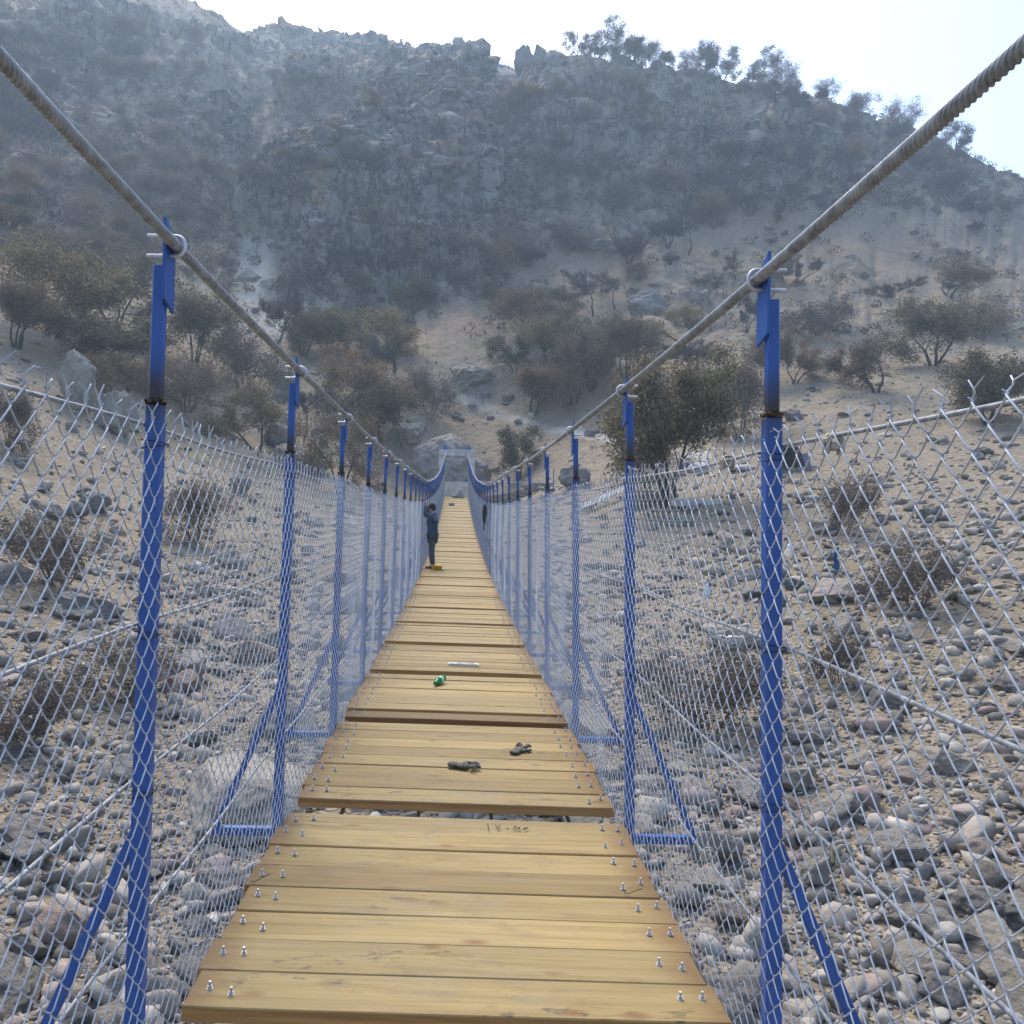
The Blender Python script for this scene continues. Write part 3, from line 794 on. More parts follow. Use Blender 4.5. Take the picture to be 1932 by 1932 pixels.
def tree_meshes(name, seed, leafmat, barkmat, n_leaf=10, leaf=0.021, clump=0.045, **kw):
    segs, tips = grow(seed, **kw)
    A_ = np.array([s[0][:] for s in segs]); B_ = np.array([s[1][:] for s in segs])
    ra = np.array([s[2] for s in segs]); rb = np.array([s[3] for s in segs])
    tp = np.array([[q[:] for q in t[0]] for t in tips])       # (n, pts, 3)
    allp = np.concatenate([B_, tp.reshape(-1, 3)])
    h = np.percentile(allp[:, 2], 99.5)
    w = (np.percentile(allp[:, 0], 98) - np.percentile(allp[:, 0], 2) + np.percentile(allp[:, 1], 98) - np.percentile(allp[:, 1], 2)) / 2
    sc = np.array([1 / w, 1 / w, 1 / h])
    A_ = A_ * sc; B_ = B_ * sc; tp = tp * sc
    thick = ra > 0.006
    out = []
    V, Fq = seg_tubes(A_[thick], B_[thick], ra[thick], rb[thick], 6)
    tw = ~thick
    if leafmat is None:
        out.append(('trunk', V, Fq, barkmat))
        V2, F2 = seg_tubes(A_[tw], B_[tw], np.maximum(ra[tw], 0.0032), np.maximum(rb[tw], 0.0026), 3)
        # fine outer twigs
        rr = np.random.default_rng(seed)
        st = np.repeat(tp[:, 1:, :].reshape(-1, 3), 3, 0)
        dr = rr.normal(size=st.shape) * 0.035 + np.array([0, 0, 0.022])
        V3, F3 = seg_tubes(st, st + dr, np.full(len(st), 0.0024), np.full(len(st), 0.0015), 3)
        V2 = np.concatenate([V2, V3]); F2 = np.concatenate([F2, F3 + len(V2) - len(V3)])
        out.append(('crown', V2, F2, M['twig']))
    else:
        V2, F2 = seg_tubes(A_[tw], B_[tw], np.maximum(ra[tw], 0.0016), np.maximum(rb[tw], 0.0013), 3)
        out.append(('trunk', np.concatenate([V, V2]), np.concatenate([Fq, F2 + len(V)]), barkmat))
        rr = np.random.default_rng(seed + 5)
        c = tp[:, 1:, :].reshape(-1, 3)
        c = np.repeat(c, n_leaf, 0) + rr.normal(size=(len(c) * n_leaf, 3)) * clump * np.array([1, 1, 0.8])
        # thin some regions so that the crown opens up
        keep = (fbm(c[:, 0] * 5, c[:, 1] * 5, c[:, 2] * 5, 2, seed) + rr.uniform(-.5, .5, len(c))) > -0.22
        c = c[keep]
        n = len(c)
        u = rr.normal(size=(n, 3)); u /= np.linalg.norm(u, axis=1, keepdims=True)
        t = rr.normal(size=(n, 3)); t -= u * np.sum(u * t, 1, keepdims=True); t /= np.linalg.norm(t, axis=1, keepdims=True)
        L = leaf * rr.uniform(0.6, 1.4, n)[:, None]; Wd = L * rr.uniform(0.45, 0.75, n)[:, None]
        quad = np.stack([c - u * L, c + t * Wd * .8, c + u * L, c - t * Wd * .8], 1)
        out.append(('crown', quad.reshape(-1, 3), np.arange(n * 4).reshape(-1, 4), leafmat))
    res = []
    for nm, V_, F_, mt in out:
        o = mesh_np(nm, V_, F_, mt, smooth=(nm == 'trunk'))
        res.append((nm, o.data)); bpy.data.objects.remove(o)
    return res

OAK = [tree_meshes('oak', 11 + i, M['leaf_oak'], M['bark'], 15, 0.0165, 0.055, stems=[2, 3, 4, 3][i], levels=4, spread=0.95, kids=(3, 4), trunk=0.07, base_r=0.024, len0=0.30, ratio=0.74) for i in range(4)]
RUST = [tree_meshes('rust', 31 + i, M['leaf_rust'], M['bark'], 13, 0.016, 0.052, stems=[2, 3, 4][i], levels=4, spread=0.9, kids=(3, 4), trunk=0.08, base_r=0.022, len0=0.30, ratio=0.74) for i in range(3)]
DARK = [tree_meshes('dark', 51 + i, M['leaf_dark'], M['bark'], 17, 0.017, 0.055, stems=[2, 3][i], levels=4, spread=1.0, kids=(3, 4), trunk=0.07, base_r=0.024, len0=0.30, ratio=0.74) for i in range(2)]
BARE = [tree_meshes('bare', 71 + i, None, M['bark'], stems=[1, 2, 4, 1][i], levels=5, spread=0.62, kids=(3, 4), trunk=0.14, base_r=0.028) for i in range(4)]
SHRUB = [tree_meshes('shrub', 91 + i, M['leaf_grey'], M['twig'], 7, 0.017, 0.06, stems=[6, 7, 5][i], levels=3, spread=0.9, kids=(4, 5), trunk=0.0, base_r=0.013, len0=0.40) for i in range(3)]
GREAT = tree_meshes('great', 14, M['leaf_oak'], M['bark'], 9, 0.0125, 0.036, stems=3, levels=5, spread=0.9, kids=(3, 4), trunk=0.14, base_r=0.022, len0=0.30, ratio=0.74)
KIND = {'oak': OAK, 'rust': RUST, 'dark': DARK, 'bare': BARE, 'shrub': SHRUB, 'great': [GREAT]}

def plant(kind, loc, w, h, label, cat='tree', name='oak_tree', group=None, rz=None):
    e = empty(name, loc, random.uniform(0, 6.283) if rz is None else rz)
    e.scale = (w, w, h)
    for nm, me in random.choice(KIND[kind]):
        o = link(bpy.data.objects.new(nm, me)); o.parent = e
    return tag(e, label, cat, group)

NAMES = {'oak': 'oak_tree', 'rust': 'oak_tree', 'dark': 'evergreen_oak', 'bare': 'bare_tree', 'shrub': 'dry_shrub', 'great': 'oak_tree'}
def plant_px(kind, px, py, w, h, label, cat='tree', group=None):
    g = ground_at_px(px, py)
    k = g[1] / F
    return plant(kind, (g[0], g[1], g[2] - 0.08), w * k * 1.22, h * k * 1.10, label, 'shrub' if kind == 'shrub' else cat, NAMES[kind], group)

for a in (
 ('oak', 100, 632, 165, 160, 'broad olive brown oak at the left behind the fence top'),
 ('oak', 215, 625, 120, 135, 'greyish oak right beside the broad olive oak at the left'),
 ('rust', 30, 658, 90, 115, 'rust coloured small tree at the left edge'),
 ('oak', 212, 712, 150, 105, 'low spreading oak above the dark rounded boulder'),
 ('rust', 226, 762, 90, 72, 'low rust coloured bush left of the nearest left post'),
 ('oak', 239, 742, 80, 66, 'small thin stemmed oak close left of the nearest left post'),
 ('dark', 366, 690, 92, 132, 'dark oak just right of the nearest left post'),
 ('shrub', 350, 775, 130, 100, 'wide brown shrub right of the nearest left post'),
 ('shrub', 459, 735, 112, 122, 'dense twiggy shrub under the left rope'),
 ('bare', 519, 672, 66, 135, 'tall dead tree with bare grey branches by the left rope'),
 ('oak', 571, 674, 86, 80, 'left one of the three olive oaks behind the left rope'),
 ('oak', 619, 668, 76, 74, 'middle one of the three olive oaks behind the left rope'),
 ('dark', 656, 668, 70, 84, 'right and darkest of the three olive oaks behind the left rope'),
 ('oak', 743, 700, 108, 100, 'round olive oak below the rock face'),
 ('bare', 700, 720, 60, 76, 'small bare tree left of the round olive oak'),
 ('rust', 640, 778, 112, 110, 'brown oak right of the second left post'),
 ('dark', 717, 843, 104, 116, 'dark twisted oak behind the fourth left post'),
 ('oak', 482, 856, 104, 120, 'olive oak in front of the broad grey outcrop'),
 ('bare', 571, 834, 52, 92, 'bare tree with a curved trunk beside the second left post'),
 ('rust', 640, 938, 96, 145, 'brown oak low behind the third left post'),
 ('shrub', 811, 790, 70, 90, 'grey twiggy shrub above the huge boulder'),
 ('rust', 1006, 783, 82, 84, 'rust coloured tree on the slope above the path'),
 ('rust', 1081, 765, 80, 102, 'brown oak with a stout trunk above the path'),
 ('oak', 1116, 737, 84, 114, 'pale olive oak right of the stout brown oak'),
 ('rust', 1180, 716, 76, 102, 'brown oak behind the right rope near the second right post'),
 ('dark', 968, 703, 54, 64, 'small dark oak beside the fractured rock ledge'),
 ('oak', 1025, 701, 84, 98, 'green olive oak in the middle of the right hand grove'),
 ('rust', 988, 634, 64, 84, 'slim brown oak at the left of the grove'),
 ('rust', 1022, 606, 52, 64, 'brown oak at the top of the grove'),
 ('bare', 1119, 597, 60, 72, 'bare tree with a fan of branches left of the big dark boulder'),
 ('bare', 1159, 586, 46, 64, 'bare tree with thin upright branches beside the big dark boulder'),
 ('bare', 1187, 499, 54, 46, 'low bare tree above the long rock ledge'),
 ('oak', 1065, 592, 66, 44, 'low olive bush left of the fan shaped bare tree'),
 ('dark', 982, 903, 70, 92, 'small dark evergreen right of the concrete portal'),
 ('shrub', 1396, 826, 86, 132, 'many stemmed brown tree left of the nearest right post'),
 ('bare', 1300, 706, 60, 58, 'bare tree behind the top of the big right oak'),
 ('rust', 1462, 726, 52, 92, 'rust coloured tree just right of the nearest right post'),
 ('rust', 1500, 724, 58, 76, 'rust coloured tree second to the right of the nearest right post'),
 ('shrub', 1525, 642, 78, 70, 'wide grey shrub right of the top of the right post'),
 ('shrub', 1572, 622, 58, 60, 'grey shrub farthest right beside the right post top'),
 ('bare', 1403, 628, 38, 64, 'narrow bare tree left of the blue plate of the right post'),
 ('bare', 1380, 532, 36, 50, 'thin bare sapling above the right rope'),
 ('bare', 1508, 536, 44, 44, 'small round bare tree right of the right rope clamp'),
 ('bare', 1456, 563, 40, 46, 'small bare tree behind the right rope clamp'),
 ('oak', 1287, 646, 86, 58, 'olive bush below the big dark boulder on the slope'),
 ('bare', 1360, 562, 30, 34, 'tiny bare tree left of the right rope clamp'),
 ('oak', 1344, 432, 62, 54, 'olive oak alone high on the right slope'),
 ('rust', 1475, 398, 54, 40, 'round brown bush high on the right slope'),
 ('shrub', 1068, 482, 54, 66, 'grey shrub above the short rock ledge'),
 ('shrub', 1162, 398, 46, 50, 'grey shrub high above the short rock ledge'),
 ('shrub', 1259, 378, 42, 50, 'grey shrub at the upper edge of the bare slope'),
 ('bare', 1259, 468, 46, 58, 'bare tree leaning on the bare upper slope'),
 ('bare', 1297, 482, 50, 58, 'bare tree right of the leaning bare tree'),
 ('rust', 916, 518, 58, 62, 'brown oak at the right foot of the rock face'),
 ('shrub', 976, 500, 66, 66, 'grey brown shrub above the long diagonal ledge'),
 ('dark', 793, 586, 54, 58, 'dark olive oak on the ochre bank under the rock face'),
): plant_px(*a)
plant_px('great', 1258, 958, 182, 268, 'largest oak with a forked trunk, behind the second right post')
# trees on the right beyond the last post
for a in (('oak', 1052, 700, 74, 86, 'rounded olive oak in the middle of the grove beside the green one'), ('oak', 1142, 690, 78, 88, 'rounded olive oak at the right end of the grove'),
          ('rust', 1040, 652, 66, 72, 'brown oak near the top of the grove'), ('rust', 1650, 740, 90, 100, 'rust coloured oak far right above the fence'), ('oak', 1760, 690, 110, 110, 'broad olive oak far right on the slope'),
          ('bare', 1690, 600, 60, 60, 'bare tree far right on the slope'), ('shrub', 1850, 640, 90, 80, 'grey shrub at the far right edge'),
          ('oak', 1860, 800, 130, 120, 'olive oak at the far right edge above the fence'), ('rust', 1790, 560, 70, 66, 'brown oak high at the far right')): plant_px(*a)
# bushes by the river bed seen through the wire
for a in (('shrub', 110, 1110, 130, 135, 'dark dry bush below the three dark rocks'), ('shrub', 370, 1025, 100, 110, 'tall dry bush between the first two left posts'),
          ('shrub', 245, 1330, 140, 120, 'dark dry bush just left of the nearest left post, low down'), ('shrub', 40, 1420, 130, 140, 'dry bush at the lower left edge'),
          ('shrub', 20, 850, 70, 110, 'dry bush at the left edge under the fence top'), ('shrub', 1330, 1390, 190, 160, 'large dark dry bush behind the second right post'),
          ('shrub', 1590, 1010, 80, 110, 'dry bush right of the nearest right post'), ('shrub', 1720, 1150, 140, 130, 'dark dry bush far right on the bank'),
          ('shrub', 1575, 1290, 80, 110, 'dark bush low right of the nearest right post'), ('shrub', 1225, 905, 70, 60, 'grey bush left of the great oak trunk')): plant_px(*a, 'bush')
# ridge line trees against the sky
for px, py, w, h in ((1090, 97, 30, 34), (1126, 97, 48, 50), (1191, 106, 42, 38), (1221, 110, 40, 42), (1293, 134, 34, 30), (1327, 142, 40, 34),
                     (1359, 148, 46, 48), (1420, 158, 46, 40), (1458, 168, 44, 46), (1490, 178, 30, 26), (1551, 192, 32, 22), (1160, 105, 30, 26), (1255, 120, 28, 22), (1620, 210, 40, 30), (1700, 240, 46, 36), (1800, 285, 44, 36)):
    x, y = unroll(px, py)
    i = int(np.clip(np.searchsorted(tt, (x - CX) / F), 0, NC - 1))
    rows = np.nonzero((yy > 150) & (yy < 182))[0]
    j = rows[np.argmin(TY[i, rows])]
    g = P[i, j]; k = g[1] / F
    plant(random.choice(['shrub', 'shrub', 'dark']), (g[0], g[1] - 0.6, g[2] - 1.0), w * k * 1.3, h * k * 1.35, 'leafless hazy tree standing on the mountain ridge against the sky', 'tree', 'bare_tree', 'trees along the mountain ridge')
# scrub on the mountain: (px range, py range, number, kinds, size m, label, group)
for (x0, x1, y0, y1, n, kinds, s0, s1, lab, grp) in (
   (-60, 400, 60, 300, 70, ('shrub', 'shrub', 'bare', 'rust'), 2.2, 4.2, 'grey brown scrub tree on the hazy upper left mountainside', 'scrub on the upper left mountainside'),
   (-60, 430, 300, 500, 62, ('shrub', 'rust', 'shrub', 'dark'), 2.0, 3.8, 'dark scrub tree on the shaded lower left mountainside', 'scrub on the lower left mountainside'),
   (480, 960, 150, 400, 30, ('shrub', 'bare', 'shrub', 'dark'), 2.0, 3.8, 'scrub tree clinging to the grey rock face', 'scrub on the rock face'),
   (600, 930, 400, 570, 14, ('shrub', 'dark', 'rust', 'shrub'), 1.8, 3.4, 'scrub tree growing at the foot of the grey rock face', 'scrub at the foot of the rock face'),
   (960, 1950, 160, 400, 84, ('shrub', 'shrub', 'bare', 'oak'), 2.2, 4.2, 'grey scrub tree on the hazy slope below the right ridge', 'scrub below the right ridge'),
   (960, 1950, 400, 560, 18, ('bare', 'shrub'), 1.6, 3.0, 'small scrub tree on the bare brown right slope', 'scrub on the bare right slope')):
    for _ in range(n):
        g = ground_at_px(random.uniform(x0, x1), random.uniform(y0, y1))
        s = random.uniform(s0, s1)
        k = random.choice(kinds)
        plant(k, (g[0], g[1], g[2] - 0.25), s * random.uniform(0.9, 1.4), s * random.uniform(0.75, 1.05), lab, 'shrub', 'scrub_tree', grp)

# low scrub on the mountain that reads as one mass
def scrub_mass(n):
    out_v, out_f, off = [], [], 0
    px = RNG.uniform(-120, 2050, n * 3); py = RNG.uniform(-60, 640, n * 3)
    loc = []
    for a, b in zip(px, py):
        g = ground_at_px(a, b)
        bare_ = (a > 960 and b > 400) or (a < 420 and b > 520) or (440 < a < 530 and b > 430) or (a < 640 and b > 560) or (780 < a and b > 560)
        if g[1] < 88 or (bare_ and random.random() < 0.93): continue
        ii = int(np.clip(np.searchsorted(tt, g[0] / g[1]), 0, NC - 1)); jj = int(np.clip(np.searchsorted(yy, g[1]), 0, NR - 1))
        if random.random() < rock[ii, jj] * 0.85: continue
        if g[1] > 200 and random.random() < 0.5: continue
        loc.append(g)
        if len(loc) >= n: break
    loc = np.array(loc); n = len(loc)
    s = RNG.uniform(0.7, 1.9, n)
    m_ = 70
    d = RNG.normal(size=(n, m_, 3)); d /= np.linalg.norm(d, axis=2, keepdims=True)
    r = RNG.uniform(0.35, 1.0, (n, m_, 1)) ** 0.6
    c = loc[:, None] + d * r * s[:, None, None] * np.array([0.75, 0.75, 0.55]) + np.array([0, 0, 0.35]) * s[:, None, None]
    c = c.reshape(-1, 3); k = len(c)
    u = RNG.normal(size=(k, 3)); u /= np.linalg.norm(u, axis=1, keepdims=True)
    t = RNG.normal(size=(k, 3)); t -= u * np.sum(u * t, 1, keepdims=True); t /= np.linalg.norm(t, axis=1, keepdims=True)
    L = RNG.uniform(0.10, 0.24, k)[:, None]
    quad = np.stack([c - u * L, c + t * L * .6, c + u * L, c - t * L * .6], 1)
    o = mesh_np('mountain_scrub', quad.reshape(-1, 3), np.arange(k * 4).reshape(-1, 4), M['leaf_grey'])
    tag(o, 'low dry scrub covering the hazy mountainside', 'scrub', kind='stuff')
scrub_mass(4600)

# ------------------------------------------------------------------ bridge curves
XC, HW = 0.030, 0.85
BZ = [-2, 0, 2.6, 4.5, 6.5, 8.3, 10.4, 14.4, 16.2, 20.5, 26.3, 32.1, 37.9, 43.6, 49.4, 55.2, 59.1, 62]
BD = [1.50, 1.545, 1.60, 1.635, 1.70, 1.745, 1.80, 1.88, 1.90, 1.925, 1.855, 1.715, 1.504, 1.226, 0.875, 0.475, 0.18, -0.05]
CZ_ = [-2, 0, 1.41, 2.37, 4.3, 6.24, 8.16, 10.1, 12, 14, 16, 18, 24, 33, 41, 49.7, 57, 61.3]
CH = [0.94, 0.79, 0.705, 0.635, 0.578, 0.517, 0.476, 0.45, 0.43, 0.41, 0.39, 0.367, 0.345, 0.63, 1.09, 1.86, 2.62, 3.08]
def smooth_curve(zs, vs):
    g = np.linspace(zs[0], zs[-1], 2000); y = np.interp(g, zs, vs)
    k = np.hanning(153)[1:-1]; k /= k.sum()
    yp = np.concatenate([2 * y[0] - y[75:0:-1], y, 2 * y[-1] - y[-2:-77:-1]])
    return g, np.convolve(yp, k, 'valid')
_gd, _vd = smooth_curve(BZ, BD); _gc, _vc = smooth_curve(CZ_, CH)
def deck_z(y, x=0.0): return -np.interp(y, _gd, _vd) - (x - XC) * 0.012
def cable_z(y, s): return np.interp(y, _gc, _vc) - s * 0.03
def lat(h, s=1): return (0.898 - 0.0136 * h) if s < 0 else (0.885 - 0.020 * h)     # side distance of the posts at height h above the deck
POSTS = [0.44 + 1.93 * k for k in range(0, 32)]
POSTS = [y for y in POSTS if y < 60.8]

def set_scorch(o, fn):
    me = o.data
    a = me.attributes.new('scorch', 'FLOAT', 'POINT')
    a.data.foreach_set('value', np.array([fn(v.co) for v in me.vertices], np.float32))

ORD = ['first', 'second', 'third', 'fourth', 'fifth', 'sixth', 'seventh', 'eighth', 'ninth', 'tenth', 'eleventh', 'twelfth', 'thirteenth', 'fourteenth', 'fifteenth', 'sixteenth',
       'seventeenth', 'eighteenth', 'nineteenth', 'twentieth', 'twenty-first', 'twenty-second', 'twenty-third', 'twenty-fourth', 'twenty-fifth', 'twenty-sixth', 'twenty-seventh', 'twenty-eighth', 'twenty-ninth', 'thirtieth', 'thirty-first']

def sub_bar(bm, a, b, w, n=14):
    """square tube cut into n lengths so wear can vary along it"""
    a, b = Vector(a), Vector(b)
    vs = add_bar(bm, a, b, w, bevel=w * 0.09)
    d = (b - a)
    for i in range(1, n):
        geom = [g for g in bm.verts[:] + bm.edges[:] + bm.faces[:]]
        bmesh.ops.bisect_plane(bm, geom=geom, plane_co=a + d * i / n, plane_no=d)

for k, y in enumerate(POSTS):
    dz = float(deck_z(y))
    e = empty('bridge_frame', (XC, y, dz))
    if k == 0: lab = 'blue steel bridge frame beside the camera, mostly out of view'
    elif k == 1: lab = 'nearest blue steel bridge frame with tall posts at both sides'
    elif k == len(POSTS) - 1: lab = 'last blue steel bridge frame next to the concrete portal'
    elif k < 6: lab = '%s nearest blue steel bridge frame with posts and braces along the deck' % ORD[k - 1]
    else: lab = 'blue steel bridge frame %s in the row from the near end' % ORD[k - 1]
    tag(e, lab, 'bridge frame', 'blue frames carrying the deck')
    detail = y < 16
    bm = bmesh.new()
    add_bar(bm, (-1.23, 0, -0.085), (1.23, 0, -0.085), 0.040, bevel=0.003)
    set_scorch(bm_obj('crossbar', bm, M['blue'], e), lambda c: 0.0)
    for s in (-1, 1):
        tilt = -0.012 * s * 0.88
        zc = float(cable_z(y, s)) - dz               # rope height above the deck here
        x0 = s * lat(-0.1, s); x1 = s * lat(1.83, s); x2 = s * lat(zc, s)
        bm = bmesh.new(); sub_bar(bm, (x0, 0, -0.10), (x1, 0, 1.83), 0.046, 16 if detail else 3)
        o = bm_obj('post', bm, M['blue'], e); set_scorch(o, lambda c: float(sstep(1.71, 1.85, c.z)) * 0.5)
        top = zc - 0.055
        bm = bmesh.new(); sub_bar(bm, (x1, 0, 1.845), (x1 + (x2 - x1) * 0.9, 0, top), 0.033, 12 if detail else 3)
        o = bm_obj('hanger', bm, M['blue'], e); set_scorch(o, lambda c: 0.68 * (1.0 - float(sstep(1.84, 2.02, c.z))))
        if detail:
            bm = bmesh.new()
            vs = add_box(bm, (x1, 0, 1.838), (0.046, 0.046, 0.011), 0.003)
            for _ in range(2):
                bmesh.ops.subdivide_edges(bm, edges=bm.edges[:], cuts=1, use_grid_fill=True)
            for v in bm.verts: v.co += Vector([random.gauss(0, 0.0022) for _ in range(3)])
            w = bm_obj('weld', bm, M['weld'], e, True)
        # parallelogram plate on the inner face, rope on its inner side
        xi = x2 - s * 0.022
        slope = float(cable_z(y + 0.3, s) - cable_z(y - 0.3, s)) / 0.6
        bm = bmesh.new()
        prof = [(-0.040, zc - 0.155), (0.040, zc - 0.180), (0.040, zc + 0.02), (-0.040, zc + 0.07)]
        vs = []
        for xx in (xi - 0.004, xi + 0.004):
            vs.append([bm.verts.new((xx, a, b)) for a, b in prof])
        bm.faces.new(vs[0][::-1]); bm.faces.new(vs[1])
        for i in range(4): bm.faces.new((vs[0][i], vs[0][(i + 1) % 4], vs[1][(i + 1) % 4], vs[1][i]))
        bmesh.ops.recalc_face_normals(bm, faces=bm.faces[:])
        o = bm_obj('clamp_plate', bm, M['blue'], e); set_scorch(o, lambda c: 0.0)
        # U-bolt round the rope
        xr = xi - s * 0.020
        cz = zc
        pts_ = [(xi + s * 0.062, 0, cz + 0.028)]
        for a in np.linspace(math.pi / 2, -math.pi / 2, 10 if detail else 6):
            pts_.append((xr - s * math.cos(a) * 0.024, 0, cz + math.sin(a) * 0.028))
        pts_.append((xi + s * 0.062, 0, cz - 0.028))
        V, Fq = tube_paths(np.array(pts_), 0.0058, 8 if detail else 5, (0, 1, 0))
        ub = mesh_np('u_bolt', V, Fq, M['zinc'], e, smooth=True)
        if detail:
            for zz in (0.028, -0.028):
                bm = bmesh.new(); add_cyl(bm, (xi + s * 0.005, 0, cz + zz), (xi + s * 0.016, 0, cz + zz), 0.0105, n=6)
                bm_obj('nut', bm, M['zinc'], ub)
        # outrigger brace
        bm = bmesh.new(); add_bar(bm, (s * 1.215, 0, -0.075), (s * (lat(0.62, s) + 0.012), 0, 0.64), 0.032, bevel=0.003)
        set_scorch(bm_obj('brace', bm, M['blue'], e), lambda c: 0.0)

# main ropes: six strands laid round each other
def rope(name, s, label):
    ys = np.concatenate([np.arange(-0.2, 7.0, 0.0022), np.arange(7.0, 61.3, 0.06)])
    zz = cable_z(ys, s)
    xs = XC + s * (np.interp(zz - deck_z(ys), [0, 4], [lat(0, s), lat(4, s)]) - 0.042)
    P_ = np.stack([xs, ys, zz], -1)
    T_ = np.gradient(P_, axis=0); T_ /= np.linalg.norm(T_, axis=1, keepdims=True)
    n = np.cross(T_, [1.0, 0, 0]); n /= np.linalg.norm(n, axis=1, keepdims=True); b = np.cross(T_, n)
    k = 36
    th = np.arange(k) * 2 * np.pi / k
    L = np.concatenate([[0], np.cumsum(np.linalg.norm(np.diff(P_, axis=0), axis=1))])
    ph = s * 2 * np.pi * L[:, None] / 0.095
    near_ = (ys < 7.0)[:, None]
    lob = np.abs(np.cos(3.0 * (th[None] + ph)))
    rad = np.where(near_, 0.0088 + 0.0072 * np.sqrt(lob), 0.0150)
    V = P_[:, None] + rad[..., None] * (n[:, None] * np.cos(th)[None, :, None] + b[:, None] * np.sin(th)[None, :, None])
    i = np.arange(len(ys) - 1)[:, None]; q = np.arange(k)[None]; q2 = (q + 1) % k
    Fq = np.stack([i * k + q, i * k + q2, (i + 1) * k + q2, (i + 1) * k + q], -1).reshape(-1, 4)
    o = mesh_np(name, V.reshape(-1, 3), Fq, M['rope'], smooth=True)
    return tag(o, label, 'steel rope')
rope('suspension_rope', -1, 'thick twisted steel suspension rope along the left posts')
rope('suspension_rope', 1, 'thick twisted steel suspension rope along the right posts')

# thin ropes behind the wire mesh and under the deck
def thin(s, h, r, label, x=None):
    ys = np.arange(-1.0, 60.8, 0.2)
    zz = deck_z(ys) + h * (1 + 0.028 * np.exp(-np.maximum(ys, 0) / 4.0) * (h > 1.5)) - s * 0.012 + 0.006 * np.sin(ys * 3.256 + 0.4)
    xs = np.full_like(ys, XC + (s * (lat(h, s) + 0.030) if x is None else x))
    V, Fq = tube_paths(np.stack([xs, ys, zz], -1), r, 8)
    o = mesh_np('guard_rope', V, Fq, M['strand'], smooth=True)
    return tag(o, label, 'steel rope')
for s, sd in ((-1, 'left'), (1, 'right')):
    for h, nm in ((1.73, 'topmost'), (1.20, 'second'), (0.76, 'third'), (0.33, 'lowest')):
        thin(s, h, 0.0055, '%s thin guard rope from the top behind the %s wire mesh' % (nm, sd) if nm in ('second', 'third') else '%s thin guard rope behind the %s wire mesh' % (nm, sd))
for x, nm in ((-0.62, 'left outer'), (-0.2, 'left inner'), (0.2, 'right inner'), (0.62, 'right outer')):
    thin(0, -0.115, 0.011, '%s carrying rope under the deck boards' % nm, x)

